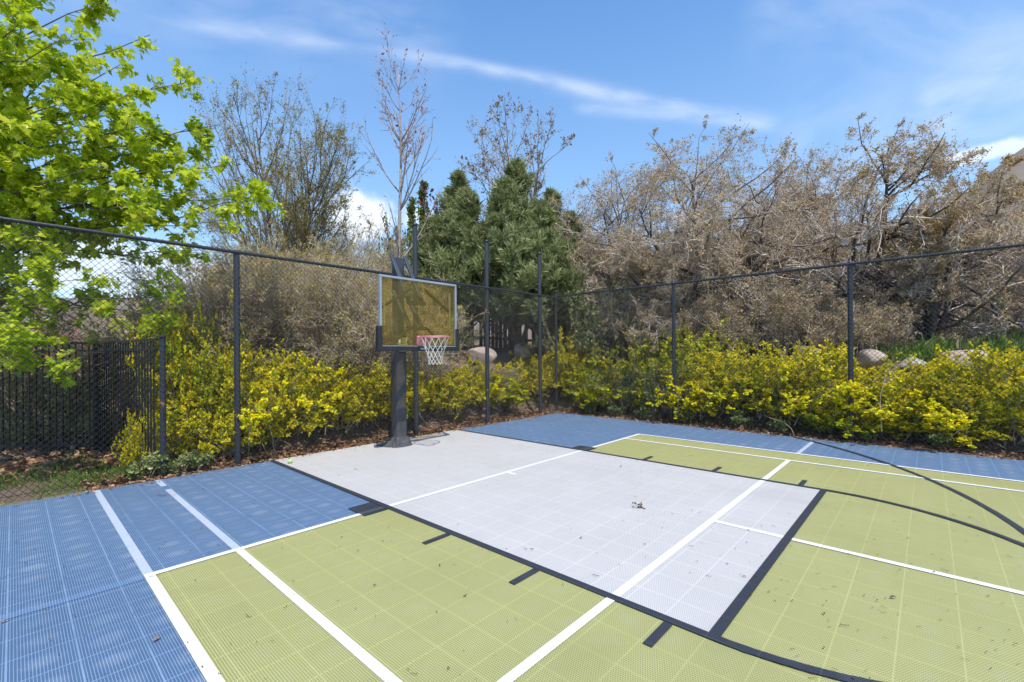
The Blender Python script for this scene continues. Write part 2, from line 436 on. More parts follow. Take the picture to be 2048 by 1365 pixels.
XD, XS = 12.45*FT, 10.55*FT; YL = 8.36*FT; YS = 17.1*FT; KW = 6*FT; YFT = 19.05*FT; W = .06
def court():
    b = MB(); x0, x1, y0, y1 = XE, 9.5, YE, 13.0
    b.box(((x0+x1)/2, (y0+y1)/2, -.012), (x1-x0, y1-y0, .024))
    c = tag(b.build('court', M['blue']), kind='structure')
    flat(rect(-XD-W/2, YL-W/2, XD+W/2, 12.98), .0028, 'green_panel', M['green'], c)
    flat(rect(-KW, YE+.003, KW, YFT), .0056, 'grey_key', M['grey'], c)
    # faded older lines on the blue
    strips([(XD-W/2, YE+.02, XD+W/2, YL-W/2-.002), (XS-W/2, YE+.02, XS+W/2, YE+.42), (XS-W/2, YE+.62, XS+W/2, YL-W/2-.002),
            (XD+1.02, YL-.045, XD+5.0, YL+.045), (-XD-1.3, YS-W/2, -XD-W/2-.002, YS+W/2)], .0028, 'faded_line', M['faded_paint'], c)
    strips([(XD+W/2+.004, YL-.045, XD+1.0, YL+.045)], .0026, 'ghost_line', court_mat('ghost_paint', (.125, .22, .37), (.06, .12, .23), (.27, .37, .52), sheen=.3, ribf=.5), c)
    # white lines
    z = .0086
    strips([(-XD-W/2, YL-W/2, -KW-.3, YL+W/2), (-KW+.035, YL-W/2, KW-.035, YL+W/2), (KW+.3, YL-W/2, XD+W/2, YL+W/2),
            (-XD-W/2, YL+W/2, -XD+W/2, 12.9), (XD-W/2, YL+W/2, XD+W/2, 12.9),
            (-XS-W/2, YL+W/2, -XS+W/2, 12.9), (XS-W/2, YL+W/2, XS+W/2, 12.9),
            (-XS+W/2, YS-W/2, XS-W/2, YS+W/2), (-W/2, YL+W/2, W/2, YL+.17),
            (-W/2, YS+W/2, W/2, 12.9)], z, 'white_line', M['white_paint'], c)
    # black basketball lines
    z = .0114
    bl = [(KW-.03, YE+.01, KW+.03, YFT), (-KW-.03, YE+.01, -KW+.03, YFT), (-KW-.03, YFT, KW+.03, YFT+.066)]
    for s in (-1, 1):
        for y, w in ((3.6, .055), (4.6, .055), (5.6, .055)):
            xs = sorted((s*(KW+.035), s*(KW+.31))); bl.append((xs[0], y-w/2, xs[1], y+w/2))
    strips(bl, z, 'black_line', M['black_paint'], c)
    for s in (-1, 1):
        xs = sorted((s*(KW+.035), s*(KW+.30)))
        strips([(xs[0], YL-.25, xs[1], YL+.085)], .0100, 'lane_block', M['black_paint'], c)
        strips([(xs[0]+.002, YL-W/2, xs[1]-.002, YL+W/2)], .0120, 'worn_line', M['worn_black'], c)
    arc_strip(0, YFT+.033, KW, 0, math.pi, .06, z+.0012, 'black_arc', M['black_paint'], c)
    a0 = math.acos((-5.36+.09)/6.6)
    arc_strip(-.09, .9, 6.6, .3, a0, .06, z-.001, 'black_arc', M['black_paint'], c, 260)
    return c
court()

# ------------------------------------------------------------------ chain-link fences
DW, DH = .072, .076
def chain_mesh(length, h):
    """woven zigzag wires in the local x-z plane"""
    hw = DW/2; nw = int(length/hw); ns = int(h/(DH/2)); b = MB()
    k = np.arange(ns+1); zz = h-k*DH/2; pts = []
    for w in range(nw):
        side = (k+w) % 2                      # neighbours are mirrored, so they meet and form diamonds
        pts.append(np.stack([w*hw+side*hw, np.where(side == 0, -.0026, .0026)*(1 if w % 2 else -1), zz], 1))
    pts = np.array(pts)
    b.tubes(pts[:, :-1].reshape(-1, 3), pts[:, 1:].reshape(-1, 3), .0025, .0025, 4)
    return b
def fence(name, label, origin, rz, length, h, posts, rail_z):
    """posts: list of (distance, height, radius)"""
    root = tag(empty(name, (origin[0], origin[1], 0), rz), label, 'fence')
    t = chain_mesh(length, h)
    b = MB(); n = int(length/.036)
    b.tubes([(0, -.022, rail_z)], [(length, -.022, rail_z)], .0245, .0245, 12)
    b.build('top_rail', M['black_vinyl'], root)
    s = np.arange(0, length, DW)     # the mesh is knuckled round the rail
    for i, d in enumerate(s):
        th = np.linspace(-.4, 4.0, 6)
        q = np.stack([d+th*.008, -.034+np.cos(th)*.0285, rail_z+np.sin(th)*.0285], 1)
        t.path(q, .0044, 4, cap=False)
    t.build('wire_mesh', M['wire'], root, (0, .012, 0))
    tw = MB(); tw.tubes([(0, .006, .05)], [(length, .006, .05)], .003, .003, 6); tw.build('tension_wire', M['wire'], root)
    for (d, ph, r, full) in posts:
        p = MB(); p.tubes([(d, -.045-(r-.03), -.05)], [(d, -.045-(r-.03), ph)], r, r, 16)
        for zb in (full or []):
            th = np.linspace(0, 2*np.pi, 15)[:-1]
            p.path(np.stack([d+np.cos(th)*(r+.003), -.045-(r-.03)+np.sin(th)*(r+.003), np.full(14, zb)], 1), .005, 4, closed=True)
        po = p.build('post', M['post'], root)
        cp = MB(); q = np.array([[d, -.045-(r-.03), ph-.05], [d, -.045-(r-.03), ph+.005], [d, -.045-(r-.03), ph+.02]])
        cp.path(q, [r+.004, r+.004, r*.6], 16); cp.build('cap', M['black_vinyl'], po)
    return root
# left fence runs from the corner towards +X; distance measured from the corner
x480, x840, x980, x1085 = 2.215, -.98, -2.98, -4.93
L0 = 9.6-XF
bands = [.3, .75, 1.2, 1.65, 2.1, 2.55, 2.95]
fl = fence('chain_link_fence', 'black chain link fence behind the basketball hoop with three tall posts rising above its rail', (XF, YF), 0, L0, 3.12,
      [(0.0, 3.30, .036, bands), (x1085-XF, 4.24, .048, None), (x980-XF, 4.22, .048, None), (x840-XF, 4.20, .048, None),
       (x480-XF, 3.14, .042, None), (5.35-XF, 3.14, .040, None), (8.6-XF, 3.14, .04, None)], 3.12)
short = MB(); short.tubes([(3.10-XF, -.09, -.05)], [(3.10-XF, -.09, 1.86)], .036, .036, 16)
sp_ = short.build('post', M['post'], fl); sc_ = MB(); sc_.path([[3.10-XF, -.09, 1.83], [3.10-XF, -.09, 1.868], [3.10-XF, -.09, 1.88]], [.04, .04, .02], 16)
sc_.build('cap', M['black_vinyl'], sp_)
# right fence: local x runs along +Y from the corner, local +y must face the court (+X): rotate +90 and mirror
fr_root = fence('chain_link_fence', 'black chain link fence along the right side of the court below the brown oaks', (XF, 10.4), math.radians(-90), 10.4-YF, 3.16,
      [(10.4-2.46, 3.19, .041, None), (10.4-5.70, 3.19, .041, None), (10.4-8.9, 3.19, .041, None)], 3.16)

# ------------------------------------------------------------------ iron fence
def iron_fence():
    A = np.array([3.12, -1.0]); Bc = np.array([3.52, -3.62]); d = np.array([.69, -.724]); E = Bc+d*4.6
    root = tag(empty('iron_fence', (Bc[0], Bc[1], 0)), 'low black iron picket fence behind the chain link at the left', 'fence')
    top, mid, bot = 1.82, 1.69, .10
    def run(p, q):
        p = p-Bc; q = q-Bc; L = np.linalg.norm(q-p); u = (q-p)/L
        b = MB(); n = int(L/.112); R = np.array([[u[0], -u[1], 0], [u[1], u[0], 0], [0, 0, 1]])
        for i in range(1, n+1):
            c = p+u*(i*L/(n+1)); b.box((c[0], c[1], (top+.03)/2), (.0165, .0165, top-.03), R)
        for z in (top, mid, bot):
            c = (p+q)/2; b.box((c[0], c[1], z), (L, .036, .036), R)
        b.build('picket_panel', M['iron'], root)
    run(A+np.array([.01, -.06]), Bc); run(Bc, Bc+d*2.3); run(Bc+d*2.3, E)
    for p in (Bc, Bc+d*2.3, E):
        b = MB(); c = p-Bc; b.box((c[0], c[1], .95), (.072, .072, 1.96), None, 0, .004)
        po = b.build('post', M['iron'], root)
        k = MB(); k.box((c[0], c[1], 1.945), (.084, .084, .03), None, 0, .006); k.build('cap', M['iron'], po)
iron_fence()

# ------------------------------------------------------------------ basketball hoop
def hoop():
    PX, PY = -.10, -.12; BX, BY = -.115, .50
    root = tag(empty('basketball_hoop', (PX, PY, 0)), 'basketball hoop with amber see-through backboard, faded rim and dark padded pole', 'basketball hoop')
    o = np.array([PX, PY, 0])
    b = MB(); b.box((0, 0, 1.64), (.152, .152, 3.28), None, 0, .008); b.build('pole', M['steel'], root)
    # fabric pad sleeve, slightly slack
    rng = np.random.default_rng(2)
    def sleeve(z0, z1, n, half, wr):
        V = []; k = 24
        for i in range(n+1):
            z = z0+(z1-z0)*i/n
            for j in range(k):
                th = 2*np.pi*j/k; c, s = math.cos(th), math.sin(th)
                q = half/(abs(c)**6+abs(s)**6)**(1/6.)
                q *= 1+wr*math.sin(5*th+z*7)*.5+wr*rng.normal()*.5
                V.append((q*c, q*s, z))
        i, j = np.meshgrid(np.arange(n), np.arange(k), indexing='ij'); j2 = (j+1) % k
        return np.array(V), np.stack([i*k+j, i*k+j2, (i+1)*k+j2, (i+1)*k+j], -1).reshape(-1, 4)
    b = MB(); b.add(*sleeve(.04, 1.93, 36, .107, .018)); b.build('pole_pad', M['fabric'], root)
    # bunched hem on the ground
    V = []; n, k = 16, 96
    for i in range(n+1):
        t = i/n
        for j in range(k):
            th = 2*np.pi*j/k; c, s = math.cos(th), math.sin(th)
            stretch = 1+1.5*max(0, math.cos(th+.75))**3
            r0 = .111/(abs(c)**6+abs(s)**6)**(1/6.)
            r = r0+.004+(.090*stretch)*t**.9
            fold = .5+.5*math.sin(7*th+2.5*math.sin(2*th)+t*3); fold2 = math.sin(13*th+5*math.sin(3*th)-t*4)
            r *= 1+.10*t*fold2*.6
            z = .17*(1-t)**2.6+.030*math.sin(math.pi*t)*fold2+.062*math.sin(math.pi*min(1, t*1.1))*fold+.004
            V.append((r*c, r*s, max(z, .014)))
    i, j = np.meshgrid(np.arange(n), np.arange(k), indexing='ij'); j2 = (j+1) % k
    b = MB(); b.add(V, np.stack([i*k+j, (i+1)*k+j, (i+1)*k+j2, i*k+j2], -1).reshape(-1, 4)); b.build('pad_hem', M['fabric'], root)
    # lifting arms: two long upper, two lower, hanging from the pole top down to the board
    by = BY-PY-.06
    for s in (-.135, .135):
        b = MB(); b.bar((s, .0, 3.33), (s, by-.02, 2.42), .035, .07, 0, .004, up=(1, 0, 0)); b.build('upper_arm', M['steel'], root)
        b = MB(); b.bar((s*.86, .03, 2.70), (s*.86, by-.02, 2.02), .035, .07, 0, .004, up=(1, 0, 0)); b.build('lower_arm', M['steel'], root)
    for z, y in ((3.18, .0), (2.62, .03)):
        b = MB(); b.tubes([(-.17, y, z)], [(.17, y, z)], .016, .016, 10, cap=True); b.build('pivot_bolt', M['alu'], root)
    for w_, z in ((.20, 2.03), (.17, 2.45)):
        b = MB(); b.bar((-w_, by-.02, z), (w_, by-.02, z), .05, .06, 0, .004); b.build('cross_bar', M['steel'], root)
    bx = BX-PX
    for (x0, z0, x1, z1) in ((-.14, 2.68, -.74, 2.30), (.14, 2.68, .74, 2.30), (-.18, 2.03, -.52, 1.74), (.18, 2.03, .52, 1.74)):
        b = MB(); b.bar((bx+x0, by, z0), (bx+x1, by, z1), .035, .05, 0, .004, up=(0, 1, 0)); b.build('brace', M['steel'], root)
    # backboard
    Wd, z0, z1 = 1.54, 1.70, 2.83; yb = BY-PY
    b = MB(); b.box((bx, yb, (z0+z1)/2), (Wd-.05, .012, z1-z0-.05), None, 0, .002); bb = b.build('backboard', M['amber'], root)
    b = MB(); hw = Wd/2; t = .034
    b.box((bx, yb, z1-t/2), (Wd, .05, t), None, 0, .004); b.box((bx, yb, z0+t/2), (Wd, .05, t), None, 0, .004)
    for s in (-1, 1): b.box((bx+s*(hw-t/2), yb, (z0+z1)/2), (t, .05, z1-z0-2*t-.004), None, 0, .004)
    b.build('board_frame', M['alu'], bb)
    for s in (-1, 1):      # brackets behind the glass, near the frame
        b = MB(); b.box((bx+s*(hw-.11), yb-.045, 2.36), (.03, .03, .62), None, 0, .003); b.build('board_stiffener', M['alu'], bb)
    b = MB(); pd = .085
    b.box((bx, yb, z0-.012), (Wd+.09, pd, .075), None, 0, .012)
    for s in (-1, 1): b.box((bx+s*(hw+.004), yb, z0+.17), (.075, pd, .34), None, 0, .012)
    b.build('edge_pad', M['rubber'], bb)
    b = MB(); b.box((bx-.02, yb+pd/2+.003, z0-.012), (.11, .006, .03), None, 0, .002); b.build('pad_tag', M['alu'], bb)
    # rim
    zr = 1.875; R = .2286; yc = yb+.15+R+.01; xr = bx
    th = np.linspace(0, 2*np.pi, 49)[:-1]
    b = MB(); b.path(np.stack([xr+R*np.cos(th), yc+R*np.sin(th), np.full(48, zr)], 1), .0095, 10, closed=True)
    for s in (-1, 1): b.path([(xr+s*.07, yb+.03, zr-.10), (xr+s*.10, yb+.16, zr-.03), (xr+s*.13, yc-R*.82, zr-.004)], .008, 8)
    rim = b.build('rim', M['rim'], root)
    b = MB(); b.box((xr, yb+.02, zr-.055), (.17, .022, .155), None, 0, .004); b.box((xr, yb+.095, zr), (.17, .16, .014), None, 0, .003)
    for s in (-1, 1):
        q = np.array([(xr+s*.08, yb+.03, zr-.005), (xr+s*.08, yb+.03, zr-.125), (xr+s*.08, yb+.16, zr-.005)])
        b.add(np.concatenate([q+[.004, 0, 0], q-[.004, 0, 0]]), [[0, 1, 2], [5, 4, 3]], 0, False)
        b.f.append((np.array([[0, 3, 4, 1], [1, 4, 5, 2], [2, 5, 3, 0]])+b.n-6, 0, False))
    b.build('bracket', M['rim'], rim)
    # net: 12 loops, diamond knots
    b = MB(); levels = [(0, 1.0), (.13, .80), (.21, .66), (.28, .56), (.345, .51), (.40, .49), (.44, .50)]
    nl = 12
    def kp(l, i):
        dz, f = levels[l]; a = (i+(.5 if l % 2 else 0))*2*np.pi/nl+.1
        return np.array([xr+R*f*np.cos(a), yc+R*f*np.sin(a), zr-.008-dz+.004*math.sin(i*3.1+l)])
    for l in range(len(levels)-1):
        for i in range(nl):
            j = i if l % 2 == 0 else i
            p = kp(l, i)
            for e in ((i-1, i) if l % 2 == 0 else (i, i+1)):
                q = kp(l+1, e % nl); mid = (p+q)/2; mid[:2] += (mid[:2]-[xr, yc])*-.04; b.path([p, mid, q], .0031, 5, cap=False)
    b.build('net', M['net'], rim)
    # instruction label and height chart stuck on the pole
    b = MB(); b.box((0, .128, 1.70+.12), (.17, .006, .13), None, 0, .001); lb = b.build('pole_label', M['label'], root)
    b = MB()
    for i, zz in enumerate((1.865, 1.845, 1.825, 1.80, 1.78)):
        b.box((-.01 if i % 2 else .012, .1325, zz), (.12-.02*(i % 3), .003, .006))
    b.box((.03, .1325, 1.82), (.006, .003, .11)); b.build('print', M['rubber'], lb)
    b = MB(); b.box((0, .128, 1.685), (.17, .006, .11), None, 0, .001); l2 = b.build('height_chart', M['rubber'], root)
    b = MB()
    for i in range(5):
        for j in range(3): b.box((-.064+.032*i, .1325, 1.655+.03*j), (.018, .003, .015))
    b.build('print', M['label'], l2)
hoop()

# ------------------------------------------------------------------ plants: vectorised branching
def grow(rng, base, D, L, R, levels, env=None):
    """returns per level dict(p0,p1,r0,r1,tipP,tipD)"""
    base = np.asarray(base, float).reshape(-1, 3); D = unit(np.asarray(D, float).reshape(-1, 3))
    L = np.broadcast_to(np.asarray(L, float), (len(base),)).copy(); R = np.broadcast_to(np.asarray(R, float), (len(base),)).copy()
    out = []
    if env is not None:
        ec, er = np.array(env[0], float), np.array(env[1], float)
        for _ in range(30):
            rb = np.linalg.norm((base+D*L[:, None]*.95-ec)/er, axis=1); L = np.where(rb > .58, L*.96, L)
    for li, lv in enumerate(levels):
        n = len(base); S = lv['segs']; pts = [base]; dirs = [D]; p = base; d = D
        for s in range(S):
            d = unit(d+rng.normal(size=(n, 3))*lv.get('wander', .1)+np.array([0, 0, lv.get('up', 0)])+lv.get('drift', np.zeros(3)))
            p = p+d*(L/S)[:, None]; pts.append(p); dirs.append(d)
        pts = np.stack(pts, 1); dirs = np.stack(dirs, 1)
        tp = lv.get('taper', .5); f = np.linspace(1, tp, S+1)
        rad = R[:, None]*f[None]
        out.append(dict(p0=pts[:, :-1].reshape(-1, 3), p1=pts[:, 1:].reshape(-1, 3), r0=rad[:, :-1].ravel(), r1=rad[:, 1:].ravel(),
                        tip=pts[:, -1], tdir=dirs[:, -1], pts=pts, dirs=dirs))
        if li+1 == len(levels): break
        nx = levels[li+1]; cn = nx['n']; t0, t1 = nx.get('t', (.25, 1))
        k = rng.poisson(cn, n) if cn > 3 else np.full(n, int(round(cn)))
        k = np.maximum(k, nx.get('min', 1)); idx = np.repeat(np.arange(n), k); m = len(idx)
        t = t0+(t1-t0)*rng.random(m)**nx.get('tp', 1.0)
        fi = np.clip((t*S).astype(int), 0, S-1); fr_ = t*S-fi
        bp = pts[idx, fi]*(1-fr_)[:, None]+pts[idx, fi+1]*fr_[:, None]
        bd = dirs[idx, np.minimum(fi+1, S)]
        ang = np.radians(nx['ang'])+np.radians(nx.get('angv', 12))*rng.normal(size=m)
        side = rng.normal(size=(m, 3)); side = unit(side-(side*bd).sum(1, keepdims=True)*bd)
        nd = bd*np.cos(ang)[:, None]+side*np.sin(ang)[:, None]
        nL = L[idx]*nx['len']*(1-nx.get('short', .5)*t)*rng.uniform(.65, 1.3, m)
        if 'maxlen' in nx: nL = np.minimum(nL, nx['maxlen']*rng.uniform(.6, 1.1, m))
        if env is not None:                # shoots stop short of the crown's outline
            ec, er = np.array(env[0], float), np.array(env[1], float); wob_ = rng.uniform(.88, 1.03, m)
            ra = np.linalg.norm((bp-ec)/er, axis=1); rb = np.linalg.norm((bp+unit(nd)*nL[:, None]-ec)/er, axis=1)
            nL = np.where(rb > wob_, nL*np.clip((wob_-ra)/(rb-ra+1e-6), .34, 1), nL)
        nR = np.minimum(R[idx]*(1+(tp-1)*t)*.8, np.maximum(R[idx]*nx['rad'], nx.get('rmin', .0015)))
        base, D, L, R = bp, unit(nd), nL, nR
    return out

def tri(*a): return np.array(a)
DIAMOND = (np.array([[0, 0, 0], [.28, .45, .06], [0, 1, 0], [-.28, .45, .06]]), np.array([[0, 1, 2, 3]]))
OVAL = (np.array([[0, 0, 0], [.3, .25, .07], [.33, .6, .07], [0, 1, -.04], [-.33, .6, .07], [-.3, .25, .07]]), np.array([[0, 1, 2, 3], [0, 3, 4, 5]]))
BLADE = (np.array([[-.5, 0, 0], [.5, 0, 0], [.3, .6, .1], [-.3, .6, .1], [0, 1, .35]]), np.array([[0, 1, 2, 2], [0, 0, 0, 0]]))
def maple_leaf():
    half = [(0, -.12), (.20, -.26), (.13, -.08), (.52, -.10), (.36, .08), (.62, .38), (.34, .30), (.26, .44), (.20, .62), (.10, .58), (0, 1.0)]
    right = [(x, y, abs(x)*.25) for x, y in half]; left = [(-x, y, abs(x)*.25) for x, y in half[1:-1]]
    V = np.array(right+left); n = len(half)
    # triangle fans from the leaf base on each half
    F_ = []
    c = len(V); V = np.vstack([V, [0, .12, 0]])
    ring = list(range(n))+list(range(n+len(left)-1, n-1, -1))
    for i in range(len(ring)): F_.append([c, ring[i], ring[(i+1) % len(ring)]])
    V[:, 1] += .12
    return (V, np.array(F_))
MAPLE = maple_leaf()

def add_twigs(b, lv, k, mat, scale=1.0): b.tubes(lv['p0'], lv['p1'], lv['r0']*scale, lv['r1']*scale, k, mat)
def leaves_on(b, rng, lv, per, tmpl, size, mat, upness=.5, spread=.03, t0=.2, out=.8, sizev=.3, hang=0.0, smooth=False, mats=None, tpow=1.0, outw=0.0):
    pts, dirs = lv['pts'], lv['dirs']; n, S1, _ = pts.shape; S = S1-1
    k = rng.poisson(per, n); idx = np.repeat(np.arange(n), k); m = len(idx)
    if m == 0: return
    t = t0+(1-t0)*rng.random(m)**tpow
    fi = np.clip((t*S).astype(int), 0, S-1); fr_ = t*S-fi
    p = pts[idx, fi]*(1-fr_)[:, None]+pts[idx, fi+1]*fr_[:, None]; d = dirs[idx, np.minimum(fi+1, S)]
    side = unit(rng.normal(size=(m, 3)))
    Y = unit(d*(1-out)+side*out+np.array([0, 0, -hang]))
    p = p+rng.normal(size=(m, 3))*spread
    bias = None
    if outw: bias = np.c_[unit(p[:, :2]), np.zeros(m)]*outw
    X, Y, Z = frames(rng, Y, upness, bias)
    sz = size*np.exp(rng.normal(size=m)*sizev)
    if mats is None: b.cards(tmpl, p, X, Y, Z, sz, mat, smooth)
    else:
        prob, m1, m2 = mats; sel = rng.random(m) < prob(t)
        b.cards(tmpl, p[sel], X[sel], Y[sel], Z[sel], sz[sel], m1, smooth)
        b.cards(tmpl, p[~sel], X[~sel], Y[~sel], Z[~sel], sz[~sel]*1.05, m2, smooth)
def trunk_tubes(b, lv, k, mat=0):
    for i in range(len(lv['pts'])):
        n = lv['pts'].shape[1]; r = np.concatenate([lv['r0'].reshape(len(lv['pts']), -1)[i], lv['r1'].reshape(len(lv['pts']), -1)[i][-1:]])
        b.path(lv['pts'][i], r, k, mat)
def gz(x, y): return float(height(x, y))
def base_at(u, d, sink=.05):
    p = P(u, 700, d); return np.array([p[0], p[1], gz(p[0], p[1])-sink])
def ztop(v, d): return H+(CY_PX-v)/F_PX*d

# ---- maple at the left, limbs reaching over towards the fence
def maple():
    rng = np.random.default_rng(11)
    base = P(-330, 700, 7.4); base[2] = gz(base[0], base[1])-.05
    root = tag(empty('maple_tree', base), 'broad maple with bright green lobed leaves hanging over the chain link fence at far left', 'tree')
    tr = MB(); cr = MB()
    trunk = np.array([base+[0, 0, z]+np.array([.05*math.sin(z), .06*math.cos(z*1.3), 0]) for z in np.linspace(0, 6.5, 9)])
    tr.path(trunk-base, np.linspace(.19, .09, 9), 12)
    targets = [(300, 70, .9, 3.6), (375, 165, .7, 3.2), (210, 5, 1.6, 4.2), (90, -140, 1.8, 4.5), (20, 60, 1.0, 3.4), (260, 190, .6, 2.9), (440, 250, .6, 2.7),
               (545, 402, .45, 2.3), (470, 330, .5, 2.4), (455, 440, .35, 2.1), (330, 330, .9, 2.5), (150, 200, .7, 3.0), (100, 330, .9, 2.6),
               (200, 400, .7, 2.2), (150, 560, .5, 1.7), 
               (110, 700, .35, 1.3), (330, 640, .5, 1.6), (40, 720, .3, 1.3), (-60, 250, .6, 3.0), (-120, 30, .8, 3.6),
               (230, 290, 1.6, 2.7), (60, 130, 2.2, 3.3), (410, 500, .8, 2.0), (250, 480, .8, 2.0), (330, 450, 1.4, 2.2), (60, 470, .9, 2.1), (160, 250, .5, 2.8), (240, 130, .6, 3.2), (60, 30, .5, 3.6), (340, 300, .5, 2.6), (200, 330, .4, 2.5), (20, 250, .4, 2.8), (120, 80, .5, 3.3), (180, 120, 1.2, 3.3), (300, 250, .4, 2.7),
               (60, -40, .6, 3.9), (300, 400, .35, 2.3), (390, 380, .8, 2.4), (400, 610, .3, 1.7), (480, 400, .9, 2.3), (420, 300, 1.2, 2.6)]
    limbs = []
    for (u, v, off, z0) in targets:
        fd = (YF-CY)/(FY-ray(u, v)[0]*FX)
        e = P(u, v, fd+off)
        limbs.append((e, z0))
    for k in range(9):                     # the sides of the crown away from the camera
        a = rng.uniform(0, 2*np.pi); e = base+np.array([math.cos(a)*3+1.8, math.sin(a)*2.5-2.2, rng.uniform(3, 7)])
        limbs.append((e, e[2]*.55))
    limbP = []; 
    for (e, z0) in limbs:
        z0 = min(max(z0, 1.5), 6.2); s = base+np.array([0, 0, z0]); L = np.linalg.norm(e-s)
        t = np.linspace(0, 1, 9)[:, None]
        q = s+(e-s)*t+np.array([0, 0, 1])*np.sin(np.pi*t)*L*.07+rng.normal(size=(9, 3))*L*.022*np.sin(np.pi*t)
        q[:, 1] = np.minimum(q[:, 1], YF-.12)
        tr.path(q-base, np.linspace(.032, .004, 9), 7); limbP.append(q-base)
    # side shoots off every limb
    pts = np.array(limbP); n = len(pts); dirs = np.gradient(pts, axis=1); dirs = unit(dirs)
    idx = np.repeat(np.arange(n), 21); m = len(idx); t = .28+.72*rng.random(m)**.8; fi = np.clip((t*8).astype(int), 0, 7); f = (t*8-fi)[:, None]
    bp = pts[idx, fi]*(1-f)+pts[idx, fi+1]*f; bd = dirs[idx, fi]
    side = rng.normal(size=(m, 3))*[1, 1, .55]; side = unit(side-(side*bd).sum(1, keepdims=True)*bd)
    nd = unit(bd*.75+side*.8)
    lv = grow(rng, bp, nd, (.72-.42*t)*rng.uniform(.6, 1.35, m), .006, [dict(segs=4, wander=.14, up=.02, taper=.4),
         dict(n=4, min=2, t=(.2, 1), ang=42, len=.55, rad=.5, segs=3, wander=.15, up=.0, taper=.4, rmin=.002)])
    for l in lv:                          # keep everything behind the wire
        for key in ('p0', 'p1'): l[key][:, 1] = np.minimum(l[key][:, 1], YF-.06-base[1])
        l['pts'][:, :, 1] = np.minimum(l['pts'][:, :, 1], YF-.10-base[1])
    add_twigs(cr, lv[0], 4, 1); add_twigs(cr, lv[1], 3, 1)
    leaves_on(cr, rng, lv[1], 6.6, MAPLE, .076, 0, upness=.75, spread=.035, t0=.3, out=.75, sizev=.28, hang=.35)
    leaves_on(cr, rng, lv[0], 7.0, MAPLE, .076, 0, upness=.75, spread=.035, t0=.4, out=.75, sizev=.28, hang=.35)
    tr.build('trunk', M['bark'], root)
    cr.build('crown', [M['maple'], M['bark']], root)
maple()

# ---- generic bare or budding tree
def twig_tree(seed, base, label, cat, levels, D, L, R, barkm, twigm, leafm, leaf, name='tree', ktr=10, group=None, scale_tw=1.0, env=None):
    rng = np.random.default_rng(seed)
    root = tag(empty(name, base), label, cat, group)
    n = len(D)
    b0 = np.zeros((n, 3)); b0[:, :2] += rng.normal(size=(n, 2))*(.06 if n > 1 else 0)
    out = grow(rng, b0, D, L, R, levels, env)
    tr = MB(); cr = MB()
    trunk_tubes(tr, out[0], ktr)
    if len(out) > 3 or len(out[1]['pts']) < 200: trunk_tubes(tr, out[1], 6)
    else: add_twigs(cr, out[1], 4, 1, scale_tw)
    for l in out[2:]: add_twigs(cr, l, 3 if len(l['p0']) > 2500 else 4, 1, scale_tw)
    for (li, per, tm, sz, kw) in leaf: leaves_on(cr, rng, out[li], per, tm, sz, 0, **kw)
    tr.build('trunk', barkm, root); cr.build('crown', [leafm, twigm], root)
    return root

# vase-shaped budding tree at left centre
twig_tree(21, base_at(562, 16.5), 'vase shaped tree with many fine upright olive twigs standing behind the brown thicket', 'tree',
  [dict(segs=7, wander=.07, up=.05, taper=.35),
   dict(n=16, t=(.10, .95), ang=34, angv=11, len=.55, short=.45, rad=.36, segs=6, wander=.09, up=.10, taper=.3),
   dict(n=9, t=(.15, 1), ang=30, len=.42, short=.3, rad=.4, segs=4, wander=.10, up=.06, taper=.4, rmin=.004),
   dict(n=7, t=(.2, 1), ang=34, len=.5, rad=.5, segs=3, wander=.12, up=.02, taper=.5, rmin=.003)],
  [(-.3, .32, 1.1), (.36, -.3, 1.2), (.05, .1, 1.3), (-.12, -.2, 1.3), (.25, .1, 1.2), (-.35, .05, 1.2), (.1, .35, 1.2)], [6.5, 6.2, 7.4, 7.0, 6.6, 6.2, 6.4], .06, M['bark'], M['twig_olive'], M['vase_bud'],
  [(3, 6.0, DIAMOND, .048, dict(spread=.03, upness=.3))], name='budding_tree')
# slender bare tree with red buds
twig_tree(22, base_at(786, 13.2), 'tall slender pale barked tree with bare branches and red buds rising behind the hoop', 'tree',
  [dict(segs=10, wander=.035, up=.06, taper=.12),
   dict(n=34, t=(.15, .96), ang=40, angv=9, len=.60, short=.80, maxlen=2.5, rad=.33, segs=7, wander=.06, up=.08, taper=.25),
   dict(n=7, t=(.2, .95), ang=34, len=.34, short=.3, rad=.45, segs=4, wander=.10, up=.06, taper=.4, rmin=.004),
   dict(n=2, t=(.2, 1), ang=36, len=.38, rad=.5, segs=3, wander=.12, up=.02, taper=.5, rmin=.003)],
  [(0, 0, 1)], [8.35], .08, M['bark_pale'], M['bark_pale'], M['red_bud'],
  [(3, 1.0, DIAMOND, .06, dict(spread=.02)), (2, 1.6, DIAMOND, .062, dict(spread=.02))], name='red_bud_tree')
# tan-leaved tree behind the junipers
twig_tree(23, base_at(1035, 21), 'open tree with sparse tan leaves rising behind the tallest juniper', 'tree',
  [dict(segs=8, wander=.05, up=.05, taper=.25),
   dict(n=18, t=(.3, .97), ang=40, angv=9, len=.42, short=.5, rad=.36, segs=6, wander=.1, up=.07, taper=.3),
   dict(n=9, t=(.2, 1), ang=38, len=.4, short=.3, rad=.45, segs=4, wander=.12, up=.03, taper=.4, rmin=.005),
   dict(n=4, t=(.2, 1), ang=38, len=.45, rad=.5, segs=3, wander=.15, taper=.5, rmin=.004)],
  [(.05, -.02, 1), (-.12, .12, 1), (.12, -.16, 1)], [9.5, 8.8, 8.0], .09, M['bark_pale'], M['twig_brown'], M['tan_leaf'],
  [(3, 2.6, DIAMOND, .095, dict(spread=.04))], name='tan_leaf_tree')

